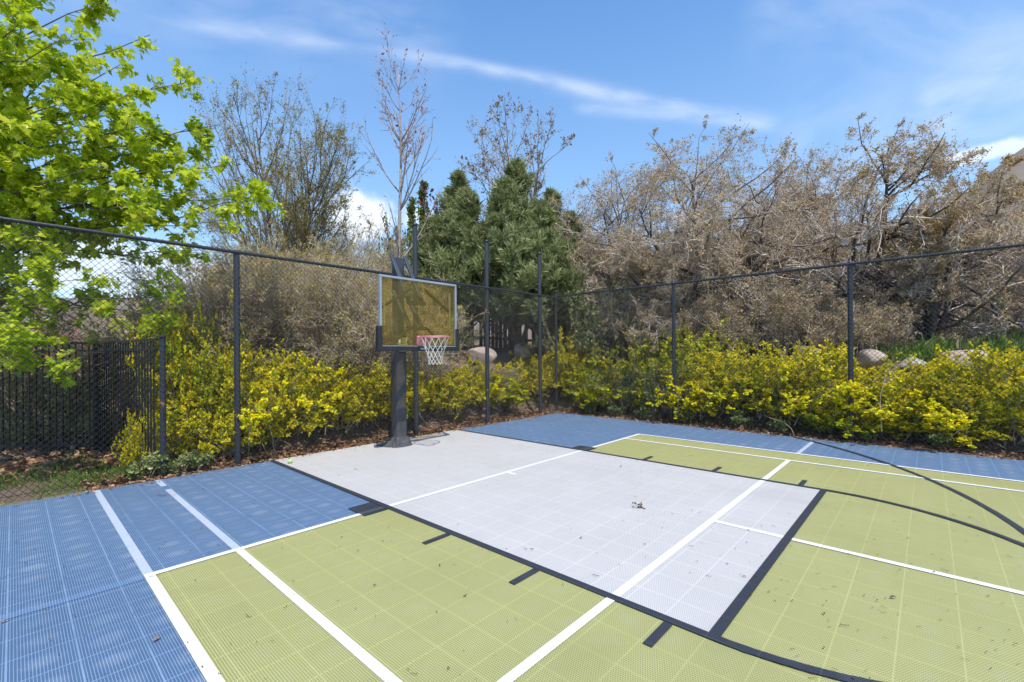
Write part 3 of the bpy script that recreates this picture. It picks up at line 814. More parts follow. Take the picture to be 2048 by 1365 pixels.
# ---- gambel oaks
def oak(seed, base, label, stems, L, group=None, r=.10, env=None):
    return twig_tree(seed, base, label, 'tree',
      [dict(segs=8, wander=.17, up=.07, taper=.16),
       dict(n=17, t=(.12, 1), ang=55, angv=16, len=.85, short=.35, rad=.5, segs=6, wander=.24, up=.02, taper=.2),
       dict(n=9.5, t=(.15, 1), ang=50, angv=16, len=.40, short=.25, rad=.45, segs=4, wander=.26, up=.0, taper=.4, rmin=.006),
       dict(n=8, t=(.10, 1), ang=50, angv=18, len=.46, short=.2, rad=.5, segs=3, wander=.28, up=.01, taper=.5, rmin=.0042),
       dict(n=5.4, t=(.12, 1), ang=48, angv=18, len=.52, rad=.6, segs=2, wander=.25, up=.02, taper=.6, rmin=.0034)],
      stems, L, r, M['bark_dark'], M['twig_grey'], M['oak_bud'],
      [(4, 1.8, DIAMOND, .040, dict(spread=.025, upness=.4)), (3, 1.8, DIAMOND, .046, dict(spread=.02, upness=.4, t0=.5))], name='oak_tree', group=group, env=env)
gO = 'gambel oaks above the right fence'
O1 = oak(31, base_at(1395, 13.2), 'grey twiggy oak with several dark stems, leftmost of the big oaks beside the junipers',
    [(.25, -.25, 1), (-.25, .3, 1), (.6, -.5, .8), (-.6, .6, .8), (.0, .1, 1.1)], [4.9, 4.9, 4.6, 4.6, 5.2], group=gO, env=((0, 0, 2.7), (3.7, 3.7, 3.75)))
O2 = oak(32, base_at(1745, 12.0), 'grey twiggy oak with a single forked dark trunk and the highest domed crown',
    [(.05, .03, 1), (.35, -.32, .9), (-.4, .45, .8)], [4.9, 4.5, 4.3], group=gO, r=.12, env=((.15, -.15, 3.0), (3.0, 3.0, 2.9)))
O3 = oak(33, base_at(1850, 10.8), 'grey twiggy oak whose dark trunk leans to the right behind the fence',
    [(-.55, .62, .75), (-.45, .35, 1), (.1, .45, .9)], [4.0, 3.4, 3.4], group=gO, env=((-1.2, 1.3, 2.2), (2.7, 2.7, 2.2)))
for (src, u, d, rz, sc, lab) in ((O1, 1600, 15.0, 2.0, 1.0, 'grey twiggy oak set back between the forked oak and the many stemmed oak'),
                                 (O2, 2130, 10.8, 2.5, .72, 'grey twiggy oak cut off by the right edge of the picture'),
                                 (O1, 1240, 15.4, 3.4, 1.0, 'pale twiggy oak farther back between the junipers and the many stemmed oak'),
                                 (O2, 1655, 14.2, 3.9, .95, 'grey twiggy oak just behind the forked oak on its left'),
                                 (O1, 1960, 14.5, 4.4, .80, 'grey twiggy oak farther back, seen over the leaning oak'),
                                 (O2, 1480, 16.5, 1.2, 1.12, 'grey twiggy oak at the back behind the many stemmed oak')):
    o = copy_tree(src); o.location = base_at(u, d); o.rotation_euler = (0, 0, rz); o.scale = (sc, sc, sc); tag(o, lab)

# ---- bare thicket behind the left fence
def thicket(seed, label=None, budm='bush_bud', h=2.9, n=34):
    rng = np.random.default_rng(seed)
    D = rng.normal(size=(n, 3))*.36; D[:, 2] = 1
    b0 = np.c_[rng.normal(size=(n, 2))*.35, np.zeros(n)]
    out = grow(rng, b0, D, h*rng.uniform(.75, 1.05, n), .014, [dict(segs=6, wander=.10, up=.05, taper=.4),
       dict(n=8, t=(.15, .98), ang=32, len=.40, short=.4, rad=.5, segs=4, wander=.16, up=.05, taper=.5, rmin=.004),
       dict(n=8, t=(.15, 1), ang=40, len=.42, rad=.55, segs=3, wander=.2, up=.03, taper=.5, rmin=.003),
       dict(n=3.4, t=(.2, 1), ang=45, len=.45, rad=.7, segs=2, wander=.2, taper=.6, rmin=.0026)])
    st = MB(); cr = MB()
    add_twigs(st, out[0], 5, 0); add_twigs(st, out[1], 3, 0)
    for l in out[2:]: add_twigs(cr, l, 3, 1)
    zmax = h
    leaves_on(cr, rng, out[2], 2.6, DIAMOND, .032, 0, spread=.02, upness=.4)
    leaves_on(cr, rng, out[3], 1.2, DIAMOND, .030, 0, spread=.02, upness=.4)
    root = empty('bare_shrub')
    st.build('stem', M['twig_brown'], root); cr.build('crown', [M[budm], M['twig_grey']], root)
    HT[root.name] = float(np.percentile(np.concatenate(cr.v)[:, 2], 97))
    return root
TH = [thicket(41), thicket(42)]
def place(root, first, pos, rz, sc, label, cat, group=None, tilt=(0, 0)):
    o = root if first else copy_tree(root)
    o.location = pos; o.rotation_euler = (tilt[0], tilt[1], rz); o.scale = sc if isinstance(sc, tuple) else (sc, sc, sc)
    return tag(o, label, cat, group)
th_spots = [(400, 8.8, 545, 'bare brown shrub in the thicket left of the second fence post, under the maple leaves'),
            (490, 9.0, 522, 'bare brown budding shrub directly behind the fence post left of the hoop'),
            (570, 9.4, 516, 'bare brown budding shrub in the middle of the thicket left of the hoop'),
            (650, 9.5, 528, 'bare brown budding shrub between the thicket middle and the backboard'),
            (730, 9.8, 545, 'bare brown budding shrub partly hidden by the left edge of the backboard'),
            (540, 10.6, 500, 'bare brown shrub at the back of the thicket below the vase shaped tree'),
            (640, 11.2, 505, 'bare brown shrub at the back of the thicket left of the slender red budded tree'),
            (450, 10.2, 520, 'bare brown shrub at the back of the thicket next to the maple'),
            (615, 9.3, 570, 'low bare brown shrub just behind the dense golden privets left of the hoop'),
            (810, 10.6, 575, 'low bare brown shrub seen through the amber backboard')]
for i, (u, d, v, lab) in enumerate(th_spots):
    p = base_at(u, d); sc = (ztop(v, d)-p[2])/HT[TH[i % 2].name]; place(TH[i % 2], i < 2, p, i*1.7, (1.0, 1.0, sc), lab, 'shrub', 'bare shrubs in the thicket left of the hoop')

# ---- low scrub under the oaks
SC = [thicket(43, budm='oak_bud', h=1.5, n=30), thicket(44, budm='oak_bud', h=1.5, n=30)]
sc_spots = [(1420, 12.2, 1.15, 'dense grey scrub of dry twigs under the many stemmed oak'), (1500, 11.6, 1.0, 'dry grey scrub between two right fence posts, behind the sage bushes'),
            (1590, 11.2, 1.0, 'dry grey scrub left of the forked oak trunk'), (1660, 10.6, .85, 'dry grey scrub just left of the nearest right fence post'),
            (1730, 10.8, .8, 'dry grey scrub at the foot of the forked oak'), 
            (1560, 12.8, 1.35, 'tall dry scrub behind the orange topped rabbitbrush'), (1690, 12.8, 1.3, 'tall dry scrub behind the forked oak trunk'), 
            (1330, 12.9, 1.1, 'dry scrub with green ivy beside it, right of the junipers'), (1960, 12.2, 1.2, 'dry scrub right of the leaning oak trunk'), (945, 12.0, .55, 'low dry scrub over the boulder behind the middle tall post'), (1005, 12.7, .55, 'low dry scrub between the middle and last tall posts'), (900, 11.6, .5, 'low dry scrub behind the net')]
for i, (u, d, sc, lab) in enumerate(sc_spots):
    p = base_at(u, d); place(SC[i % 2], i < 2, p, i*2.1, (sc*1.25, sc*1.25, sc), lab, 'shrub', 'dry scrub under the oaks')

# ---- junipers
def juniper(seed, h, w, skirt):
    rng = np.random.default_rng(seed); root = empty('juniper_tree')
    tr = MB(); tr.path([(0, 0, -.1), (.03, .02, h*.3), (.0, .0, h*.6), (0, 0, h*.97)], [.16, .12, .07, .012], 9)
    heads = [(0, 0, 1.0), (.42*w, .10*w, .86), (-.38*w, .22*w, .80), (.05*w, -.45*w, .72), (-.1*w, .5*w, .62)]
    for hx, hy, hf in heads[1:]: tr.path([(0, 0, .3), (hx*.7, hy*.7, h*.3), (hx, hy, h*hf*.95)], [.07, .05, .01], 7)
    B0, D, LL = [], [], []
    for hi, (hx, hy, hf) in enumerate(heads):
        n = 150; H_ = h*hf; t = rng.random(n)**.9; z = skirt+(H_-skirt)*t; a = rng.uniform(0, 2*np.pi, n)
        rr = .95*w*(1-t)**.70*(1+.25*np.sin(a*3+z*1.1+seed+hi))*rng.uniform(.6, 1.1, n)+.10
        B0.append(np.c_[np.full(n, hx), np.full(n, hy), z-.3*rr]); D.append(np.c_[np.cos(a), np.sin(a), .75+1.3*t]); LL.append(rr*1.08)
    lv = grow(rng, np.concatenate(B0), np.concatenate(D), np.concatenate(LL), .02, [dict(segs=5, wander=.10, up=.05, taper=.3),
        dict(n=8, t=(.3, 1), tp=.7, ang=36, len=.34, short=.3, rad=.4, segs=3, wander=.12, up=.14, taper=.4, rmin=.004, maxlen=.55),
        dict(n=4, t=(.1, 1), ang=34, len=.55, rad=.5, segs=2, wander=.12, up=.08, taper=.4, rmin=.003)])
    cr = MB(); add_twigs(cr, lv[0], 4, 1)
    SPR = (np.array([[0, 0, 0], [.085, .35, .03], [0, 1, 0], [-.085, .35, .03]]), np.array([[0, 1, 2, 3]]))
    leaves_on(cr, rng, lv[2], 8.5, SPR, .14, 0, upness=.3, spread=.02, out=.36, t0=.05, sizev=.3, outw=1.6)
    leaves_on(cr, rng, lv[1], 6, SPR, .14, 0, upness=.3, spread=.03, out=.5, t0=.2, sizev=.3, outw=1.6)
    tr.build('trunk', M['bark'], root); cr.build('crown', [M['juniper'], M['bark']], root)
    return root
def jun_place(root, u, d, label, rz):
    p = base_at(u, d); return place(root, True, p, rz, 1.0, label, 'tree', 'junipers behind the left fence')
d1 = 14.5
b = base_at(1040, d1); jun_place(juniper(51, ztop(338, d1)-b[2], 1.8, 1.3), 1035, d1, 'tallest grey green juniper, in the middle of the three behind the fence', 0)
d2 = 15.2
b = base_at(925, d2); jun_place(juniper(52, ztop(358, d2)-b[2], 1.7, 1.1), 920, d2, 'grey green juniper just right of the backboard', 1)
d3 = 15.8
b = base_at(1110, d3); jun_place(juniper(53, ztop(390, d3)-b[2], 1.5, 1.1), 1105, d3, 'narrow grey green juniper nearest the fence corner', 2)

# ---- leafy shrubs: generic
def leafy(seed, h, w, leafm, size, n=26, per=6, stemm='twig_brown', name='leafy_shrub', tmpl=OVAL, up=.06, ang=38, per2=None):
    rng = np.random.default_rng(seed); root = empty(name)
    D = np.c_[rng.normal(size=(n, 2))*.55*w/h, np.ones(n)]
    b0 = np.c_[rng.normal(size=(n, 2))*w*.22, np.zeros(n)]
    out = grow(rng, b0, D, h*rng.uniform(.5, 1.0, n), .012, [dict(segs=5, wander=.12, up=.04, taper=.4),
        dict(n=7, t=(.2, 1), ang=ang, len=.38, short=.3, rad=.5, segs=3, wander=.15, up=up, taper=.4, rmin=.003),
        dict(n=4, t=(.2, 1), ang=40, len=.5, rad=.6, segs=2, wander=.15, up=up, taper=.5, rmin=.002)])
    st = MB(); add_twigs(st, out[0], 4, 0); add_twigs(st, out[1], 3, 0); add_twigs(st, out[2], 3, 0)
    cr = MB(); leaves_on(cr, rng, out[2], per, tmpl, size, 0, upness=.6, spread=.01, t0=.1, outw=1.2)
    leaves_on(cr, rng, out[1], per2 if per2 is not None else per*.6, tmpl, size, 0, upness=.7, spread=.01, t0=.2)
    st.build('stem', M[stemm], root); cr.build('foliage', M[leafm], root)
    return root

def privet(seed, h, w, n=52, per=19, yl=1.0):
    rng = np.random.default_rng(seed); root = empty('golden_privet')
    D = np.c_[rng.normal(size=(n, 2))*.62*w/h, np.ones(n)]
    b0 = np.c_[rng.normal(size=(n, 2))*w*.30, np.zeros(n)]
    out = grow(rng, b0, D, h*rng.uniform(.45, 1.0, n), .010, [dict(segs=5, wander=.14, up=.02, taper=.4),
        dict(n=8, t=(.15, 1), ang=48, angv=14, len=.40, short=.3, rad=.5, segs=3, wander=.18, up=.10, taper=.4, rmin=.003),
        dict(n=5, t=(.15, 1), ang=44, len=.45, rad=.6, segs=2, wander=.16, up=.16, taper=.5, rmin=.002, maxlen=.16)])
    st = MB(); add_twigs(st, out[0], 4, 0); add_twigs(st, out[1], 3, 0); add_twigs(st, out[2], 3, 0)
    cr = MB()
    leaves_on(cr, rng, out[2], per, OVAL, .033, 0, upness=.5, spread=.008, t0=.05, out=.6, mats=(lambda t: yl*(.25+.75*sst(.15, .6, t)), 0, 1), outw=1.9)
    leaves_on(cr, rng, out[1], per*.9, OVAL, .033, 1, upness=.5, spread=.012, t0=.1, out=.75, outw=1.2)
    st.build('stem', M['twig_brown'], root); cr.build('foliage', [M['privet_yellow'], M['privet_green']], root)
    HT[root.name] = float(np.percentile(np.concatenate(cr.v)[:, 2], 99.85))
    return root
PG = privet(65, 1.5, 1.15, n=44, per=17, yl=.38)
GREENER = {1195, 1250, 1300, 1335, 1405, 435, 985, 1700}
PV = [privet(61, 1.5, 1.1), privet(62, 1.5, 1.3), privet(63, 1.5, 1.0), privet(64, 1.5, 1.2)]
# (u, top row, distance behind the fence, width, label)
left_pv = [(288, 800, .5, .22, 'small sparse yellow green privet reaching left across the iron fence'),
           (372, 598, 1.3, .50, 'tall yellow green privet right of the short fence post, with its top under the maple'),
           (405, 640, 2.2, .7, 'yellow green privet at the back behind the short fence post'),
           (435, 665, .9, .7, 'yellow green privet left of the taller fence post'),
           (405, 800, .45, .6, 'low yellow green privet by the short fence post, above the dead leaves'),
           (500, 745, .5, .9, 'yellow green privet at the foot of the fence post left of the hoop'),
           (550, 688, .75, 1.0, 'dense golden privet with a raised top just right of the taller fence post'),
           (625, 712, .65, 1.0, 'dense golden privet midway between the fence post and the hoop pole'),
           (690, 735, .6, 1.0, 'dense golden privet near the hoop pole on its left'),
           (742, 712, .75, .9, 'golden privet with a pointed top tucked against the hoop pole, left side'),
           (815, 745, .6, .9, 'golden privet just right of the hoop pole below the backboard'),
           (880, 725, .65, 1.0, 'golden privet below the basketball net'),
           (930, 718, .9, .9, 'golden privet with a raised top between the net and the middle tall post'),
           (985, 745, .6, 1.0, 'golden privet at the foot of the middle tall post'),
           (1035, 722, .9, 1.0, 'golden privet between the middle and last tall posts'),
           (1080, 690, 1.0, .9, 'golden privet beside the last tall post near the corner')]
right_pv = [(1150, 672, .9, 1.0, 'yellow green privet just right of the corner post'),
            (1195, 735, .5, 1.0, 'low yellow green privet close to the corner on the right side'),
            (1250, 730, .6, 1.1, 'yellow green privet below the dark green bush'),
            (1300, 672, 1.2, 1.1, 'tall yellow green privet left of the first right fence post'),
            (1335, 745, .5, 1.0, 'low yellow green privet at the foot of the first right fence post'),
            (1405, 648, 1.2, 1.1, 'tallest yellow green privet right of the first right fence post'),
            (1400, 745, .5, 1.1, 'low yellow green privet below the tallest one on the right'),
            (1465, 690, .9, 1.1, 'broad yellow green privet below the grey sage bush'),
            (1530, 700, .7, 1.1, 'golden privet midway between the two right fence posts'),
            (1590, 705, .6, 1.1, 'golden privet behind the arching dry stalk'),
            (1635, 690, 1.1, 1.0, 'golden privet with a raised top left of the nearest right fence post'),
            (1760, 735, .7, 1.0, 'golden privet in front of the long pink boulder'),
            (1700, 790, .45, .9, 'low golden privet at the foot of the nearest right fence post'),
            (1835, 775, .55, 1.0, 'golden privet below the round pale boulder'),
            (1800, 800, .4, .9, 'low golden privet right of the nearest right fence post'),
            (1890, 715, 1.0, .9, 'golden privet with a thin top right of the round pale boulder'),
            (1930, 800, .45, .8, 'low golden privet above the shaded lower boulder'),
            (1985, 690, .75, .8, 'orange tipped golden privet with two tall shoots near the right picture edge'),
            (2050, 712, .55, .9, 'orange tipped golden privet at the right picture edge')]
k = 0; seen_pv = set()
for side, spots in (('L', left_pv), ('R', right_pv)):
    for (u, v, off, w, lab) in spots:
        p = Yp(u, 700, YF-off-.34) if side == 'L' else Xp(u, 700, XF-off-.34)
        d = (p[0]-CX)*FX+(p[1]-CY)*FY; zb = gz(p[0], p[1])-.03
        hh = max(.45, ztop(v, d)-zb); pr = PG if u in GREENER else PV[k % 4]; s = hh/HT[pr.name]
        sx = max(w, s*.42)
        first = pr.name not in seen_pv; seen_pv.add(pr.name)
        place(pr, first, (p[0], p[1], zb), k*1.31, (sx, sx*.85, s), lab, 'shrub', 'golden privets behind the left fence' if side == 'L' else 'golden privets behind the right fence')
        k += 1

def put(root, u, d, s, label, cat, rz=0, first=True, group=None, dz=0):
    p = base_at(u, d); p[2] += dz
    return place(root, first, p, rz, s, label, cat, group)
# dark ivy-like shrubs between junipers and oak
g1 = leafy(71, 1.6, 1.5, 'dark_leaf', .045, 30, 5, name='evergreen_shrub')
put(g1, 1245, 11.9, (.75, .75, .8), 'dark green bush above the yellow privets right of the corner post', 'shrub')
put(g1, 1170, 13.6, (1.2, 1.2, 1.9), 'tall olive green bush between the corner post and the many stemmed oak', 'shrub', 1, False)
put(g1, 1265, 13.6, (1.0, 1.0, 1.5), 'green bush climbing round the stems of the many stemmed oak', 'shrub', 2, False)
put(g1, 1130, 14.6, (1.0, 1.0, 1.5), 'olive green bush behind the fence corner', 'shrub', 3, False)
put(g1, 905, 13.2, (.8, .8, .75), 'dark green bush behind the lower right corner of the backboard', 'shrub', 4, False)
put(g1, 1330, 10.9, (.7, .7, .85), 'dark green bush behind the first right fence post', 'shrub', 5, False)
sg = leafy(72, .9, .8, 'sage', .04, 30, 5, stemm='twig_grey', name='sage_bush', tmpl=DIAMOND, up=.12, ang=25)
put(sg, 1480, 10.4, 1.0, 'grey green sage bush in front of the dry scrub on the right', 'shrub')
put(sg, 1390, 11.1, .8, 'grey green sage bush left of the rabbitbrush near the first right fence post', 'shrub', 1, False)
put(sg, 1555, 10.2, .85, 'grey green sage bush under the orange topped rabbitbrush', 'shrub', 2, False)
rb = leafy(73, 1.2, .6, 'straw', .03, 16, 5, stemm='twig_grey', name='rabbitbrush', tmpl=DIAMOND, up=.15, ang=20)
put(rb, 1560, 10.9, (.6, .6, .95), 'dry rabbitbrush with pale orange seed heads in front of the oak scrub', 'shrub')
# background plants on the left
ol = leafy(74, 1.6, 1.9, 'olive_leaf', .04, 40, 7, name='olive_hedge')
put(ol, 130, 9.8, (1.2, 1.2, 1.5), 'olive brown bush behind the iron fence near the left picture edge', 'shrub')
put(ol, 250, 10.2, (1.2, 1.2, 1.5), 'olive brown bush behind the iron fence post', 'shrub', 1, False)
put(ol, 20, 9.6, (1.2, 1.2, 1.35), 'olive brown bush behind the iron fence, cut by the left picture edge', 'shrub', 2, False)
put(ol, 350, 10.8, (1.2, 1.2, 1.4), 'olive brown bush behind the tall privet', 'shrub', 3, False)
dk = leafy(75, 1.2, 1.3, 'olive_leaf', .045, 22, 4, name='leafy_bush')
put(dk, 60, 8.7, (.8, .8, .6), 'low olive leafy bush behind the left iron pickets', 'shrub')
put(dk, 160, 8.9, (.8, .8, .7), 'low olive leafy bush just left of the iron fence post', 'shrub', 1, False)
put(dk, 245, 8.2, (.7, .7, .6), 'low olive leafy bush behind the slanting iron fence run', 'shrub', 2, False)
# background trees in the middle
far = leafy(76, 4.0, 3.4, 'lime_leaf', .12, 34, 7, name='lime_tree')
put(far, 600, 26, (1.0, 1.0, 1.35), 'lime green leafy tree behind the vase shaped tree', 'tree')
put(far, 790, 24, (.9, .9, 1.45), 'lime green leafy bush behind the slender red budded tree', 'tree', 1, False)
put(far, 480, 25, (.8, .8, 1.0), 'lime green leafy tree behind the maple tip', 'tree', 2, False)
br = thicket(77, h=3.6, n=30)
put(br, 690, 20, (1.3, 1.3, 1.3), 'brown twiggy bush far behind the thicket below the white cloud', 'shrub')
put(br, 620, 19, (1.2, 1.2, 1.2), 'brown twiggy bush far behind the thicket beside the vase shaped tree', 'shrub', 1, False)
put(br, 735, 21, (1.2, 1.2, 1.25), 'brown twiggy bush far behind the slender red budded tree', 'shrub', 2, False)
def column(seed, h, w, leafm):
    rng = np.random.default_rng(seed); root = empty('columnar_tree')
    tr = MB(); tr.path([(0, 0, 0), (0, 0, h)], [.09, .015], 6); n = 260
    t = rng.random(n); D = np.c_[rng.normal(size=(n, 2)), np.full(n, 1.3)]
    lv = grow(rng, np.c_[np.zeros((n, 2)), h*(.12+.86*t)], D, w*(1.1-.7*t), .012, [dict(segs=3, wander=.1, up=.15, taper=.4)])
    cr = MB(); add_twigs(cr, lv[0], 3, 1); leaves_on(cr, rng, lv[0], 14, OVAL, .13, 0, spread=.06)
    tr.build('trunk', M['bark'], root); cr.build('crown', [M[leafm], M['bark']], root); return root
c1 = column(81, 9.0, .8, 'lime_leaf')
put(c1, 848, 27, (1, 1, 1.0), 'tall narrow green tree between the slender bare tree and the junipers', 'tree')
put(c1, 826, 29, (.9, .9, .95), 'narrow green tree just left of the tall narrow one', 'tree', 1, False)
pl = leafy(78, 4.0, 2.4, 'plum_leaf', .13, 26, 6, name='plum_tree')
put(pl, 893, 28, (1.0, 1.0, 2.35), 'dark purple leaved plum tree peeking above the left juniper', 'tree')
rd = leafy(79, 1.6, 1.6, 'red_bud', .06, 24, 3, name='red_shrub')
put(rd, 722, 17, (1, 1, 1.15), 'small shrub with red leaves left of the slender bare tree base', 'shrub')
put(rd, 40, 16, (1.3, 1.3, 1.6), 'red leaved shrub seen through the fence at the left picture edge', 'shrub', 1, False)
put(rd, 160, 17, (1.2, 1.2, 1.4), 'red leaved shrub seen through the maple branches', 'shrub', 2, False)

# ---- wooden fence and house behind the junipers
def plank_fence():
    A = base_at(865, 16.9); B = base_at(1150, 16.9); root = tag(empty('plank_fence', A), 'weathered wooden plank fence in the shade under the junipers', 'fence')
    rng = np.random.default_rng(7); d = B-A; d[2] = 0; L = np.linalg.norm(d); u = d/L; R = np.array([[u[0], -u[1], 0], [u[1], u[0], 0], [0, 0, 1]])
    b = MB(); s = 0
    while s < L:
        w = rng.uniform(.09, .15); h = rng.uniform(1.75, 2.05)
        if rng.random() > .12:
            z = gz(A[0]+u[0]*s, A[1]+u[1]*s)-A[2]; b.box((u[0]*(s+w/2), u[1]*(s+w/2), z+h/2), (w, .025, h), R)
        s += w+rng.uniform(.01, .05)
    b.build('plank_panel', M['plank'], root)
    r = MB()
    for z in (.4, 1.5): r.bar((0-u[1]*-.05, u[0]*-.05, z), (u[0]*L+u[1]*.05, u[1]*L-u[0]*.05, z+gz(B[0], B[1])-A[2]), .05, .09)
    r.build('rail', M['plank'], root)
plank_fence()
def house():
    d = 24; c = base_at(858, d); root = tag(empty('house', c, math.radians(-42)), 'low house with a grey shingled roof showing between the hoop and the junipers', 'house')
    z0 = ztop(572, d)-c[2]; z1 = ztop(524, d)-c[2]
    b = MB(); b.box((0, 0, z0/2), (2.6, 4, z0)); b.build('wall', M['stucco'], root)
    b = MB(); V = [(-1.6, 2.2, z0-.05), (1.6, 2.2, z0-.05), (1.6, 0, z1), (-1.6, 0, z1), (-1.6, -2.2, z0-.05), (1.6, -2.2, z0-.05)]
    V2 = [(x, y, z+.08) for x, y, z in V]
    b.add(V2+V, [[0, 1, 2, 3], [3, 2, 5, 4], [9, 8, 7, 6], [10, 11, 8, 9], [0, 6, 7, 1], [4, 5, 11, 10], [1, 7, 8, 2], [2, 8, 11, 5], [0, 3, 9, 6], [3, 4, 10, 9]], 0, False)
    b.build('roof', M['shingle'], root)
house()

# ---- boulders
def boulder(seed, mat):
    rng = np.random.default_rng(seed); bm = bmesh.new(); bmesh.ops.create_icosphere(bm, subdivisions=4, radius=1)
    ks = rng.normal(size=(9, 3))*1.6; ph = rng.uniform(0, 6, 9)
    pl_ = unit(rng.normal(size=(9, 3))); off = rng.uniform(.52, .86, 9)
    for v in bm.verts:
        p = np.array(v.co); s = 1+.07*sum(math.sin(float(np.dot(k_, p))*1.3+f) for k_, f in zip(ks, ph))/2
        p = p*s
        for n_, o_ in zip(pl_, off):
            e = float(np.dot(p, n_))-o_
            if e > 0: p = p-n_*e*.8
        v.co = p
    me = bpy.data.meshes.new('boulder'); bm.to_mesh(me); bm.free(); me.polygons.foreach_set('use_smooth', [True]*len(me.polygons))
    me.materials.append(mat); return link(bpy.data.objects.new('boulder', me))
BO = [boulder(91, M['rock_pink']), boulder(92, M['rock_grey']), boulder(93, M['rock_pink'])]
bo_spots = [(1045, 'L', 1.9, 702, .52, .30, 0, 'pinkish boulder behind the fence between the middle and last tall posts'),
            (965, 'L', 1.8, 712, .55, .32, 2, 'pinkish boulder behind the middle tall post'),
            (1090, 'L', 2.1, 690, .42, .32, 2, 'pinkish boulder just left of the corner post, beside the last tall post'),
            (1160, 'R', 1.8, 690, .5, .34, 1, 'pale boulder just right of the corner post'),
            (880, 'L', 1.6, 735, .5, .34, 0, 'brown pink boulder behind the net'),
            (1735, 'R', 2.3, 722, .52, .30, 0, 'long pinkish boulder just right of the nearest right fence post'),
            (1828, 'R', 2.1, 727, .30, .21, 1, 'smooth round pale boulder on top of the rock edge at right'),
            (1935, 'R', 2.2, 722, .58, .20, 2, 'flat pinkish boulder in front of the green grass'),
            (1955, 'R', .9, 832, .33, .22, 0, 'shaded brown boulder low among the privets at right'),
            (1290, 'R', 1.3, 745, .40, .3, 1, 'grey boulder half hidden by privets left of the first right fence post'),
            (1660, 'R', .7, 838, .32, .22, 2, 'brown boulder low at the left of the nearest right fence post'),
            (1745, 'R', .8, 835, .28, .2, 0, 'tan boulder low at the right of the nearest right fence post'),
            (1620, 'R', 2.2, 715, .5, .3, 2, 'pinkish boulder partly hidden by the raised privet left of the nearest post'),
            (1700, 'R', 1.4, 790, .4, .3, 0, 'pinkish boulder directly behind the nearest right fence post'),
            (1900, 'R', 1.3, 775, .4, .28, 2, 'pinkish boulder in the middle of the rock slope at right'),
            (450, 'L', .8, 845, .3, .2, 0, 'tan boulder hidden low behind the privets left of the hoop')]
for i, (u, side, off, v, r, rzz, vi, lab) in enumerate(bo_spots):
    p = Yp(u, v, YF-off) if side == 'L' else Xp(u, v, XF-off)
    if 'hidden low' in lab: p[2] = gz(p[0], p[1])+.05
    first = i < 3 and [0, 2, 1].index(vi) == i if False else False
    o = BO[vi].copy(); C.objects.link(o)
    o.location = p; o.rotation_euler = (.2*i % .5, .1*i % .4, i*1.9); o.scale = (r*.82, r*.7, rzz*.9); o.location[2] -= .05
    tag(o, lab, 'boulder', 'boulders edging the slope')
for o in BO: bpy.data.objects.remove(o)

# ------------------------------------------------------------------ ground cover
def tufts(name, label, area, n, mat, hgt, seed, keep=None):
    rng = np.random.default_rng(seed); x = rng.uniform(area[0], area[1], n); y = rng.uniform(area[2], area[3], n)
    if keep is not None: q = keep(x, y, rng); x, y = x[q], y[q]
    n = len(x); pos = np.c_[x, y, height(x, y)-.005]
    Y = unit(np.c_[rng.normal(size=(n, 2))*.45, np.ones(n)]); Z = unit(rng.normal(size=(n, 3))); Z = unit(Z-(Z*Y).sum(1, keepdims=True)*Y); X = np.cross(Y, Z)
    T = (np.array([[-.06, 0, 0], [.06, 0, 0], [.045, .6, .06], [0, 1, .2], [-.045, .6, .06]]), np.array([[0, 1, 2, 3, 4]]))
    b = MB(); b.cards(T, pos, X, Y, Z, hgt*np.exp(rng.normal(size=n)*.35)); o = b.build(name, mat)
    return tag(o, label, 'grass', kind='stuff')
def lawn_keep(x, y, rng): 
    n = np.sin(x*1.7+.5)*np.sin(y*2.1)+.6*np.sin(x*4.3-y*3.1); return rng.random(len(x)) < sst(-.9, .6, n)
tufts('lawn_grass', 'patchy green lawn behind the chain link at far left', (3.3, 9.5, -2.6, -.7), 22000, M['grass'], .06, 1, lawn_keep)
tufts('meadow_grass', 'bright green grass above the boulders at right', (-14, -7.9, 4.5, 11), 30000, M['grass'], .17, 2, lambda x, y, r: r.random(len(x)) < sst(5.2, 6.6, y-(x+8)*.1))
tufts('dry_meadow_grass', 'dry yellow green grass under the oaks', (-17, -8.3, 0, 11), 26000, M['dry_grass'], .16, 3)
def litter(name, label, n, seed, sampler, size=.05):
    rng = np.random.default_rng(seed); x, y = sampler(rng, n); pos = np.c_[x, y, height(x, y)+rng.uniform(.004, .03, len(x))]; n = len(x)
    Y = unit(np.c_[rng.normal(size=(n, 2)), rng.normal(size=n)*.3]); X, Y, Z = frames(rng, Y, .8)
    T = (np.array([[0, 0, 0], [.35, .3, .12], [.25, .75, .2], [0, 1, .02], [-.3, .7, .15], [-.35, .25, .1]]), np.array([[0, 1, 2, 3], [0, 3, 4, 5]]))
    b = MB(); b.cards(T, pos, X, Y, Z, size*np.exp(rng.normal(size=n)*.35)); return tag(b.build(name, M['litter']), label, 'dead leaves', kind='stuff')
litter('leaf_litter', 'brown dead leaves lying along the foot of the left fence', 5200, 4, lambda r, n: (r.uniform(-5.6, 3.9, n), YF+.12-np.abs(r.normal(size=n))*.45))
litter('slope_litter', 'brown dead leaves lying along the foot of the right fence', 5200, 5, lambda r, n: (XF+.12-np.abs(r.normal(size=n))*.5, r.uniform(-.8, 10, n)))
litter('yard_litter', 'orange brown dead leaves on the ground round the iron fence', 6500, 6, lambda r, n: (r.uniform(2.9, 9, n), -1.9-np.abs(r.normal(size=n))*1.7), .075)
litter('oak_litter', 'rust brown dead leaves under the oaks and junipers', 7000, 8, lambda r, n: (r.uniform(-14, -7.6, n), r.uniform(-7, 8, n)), .08)

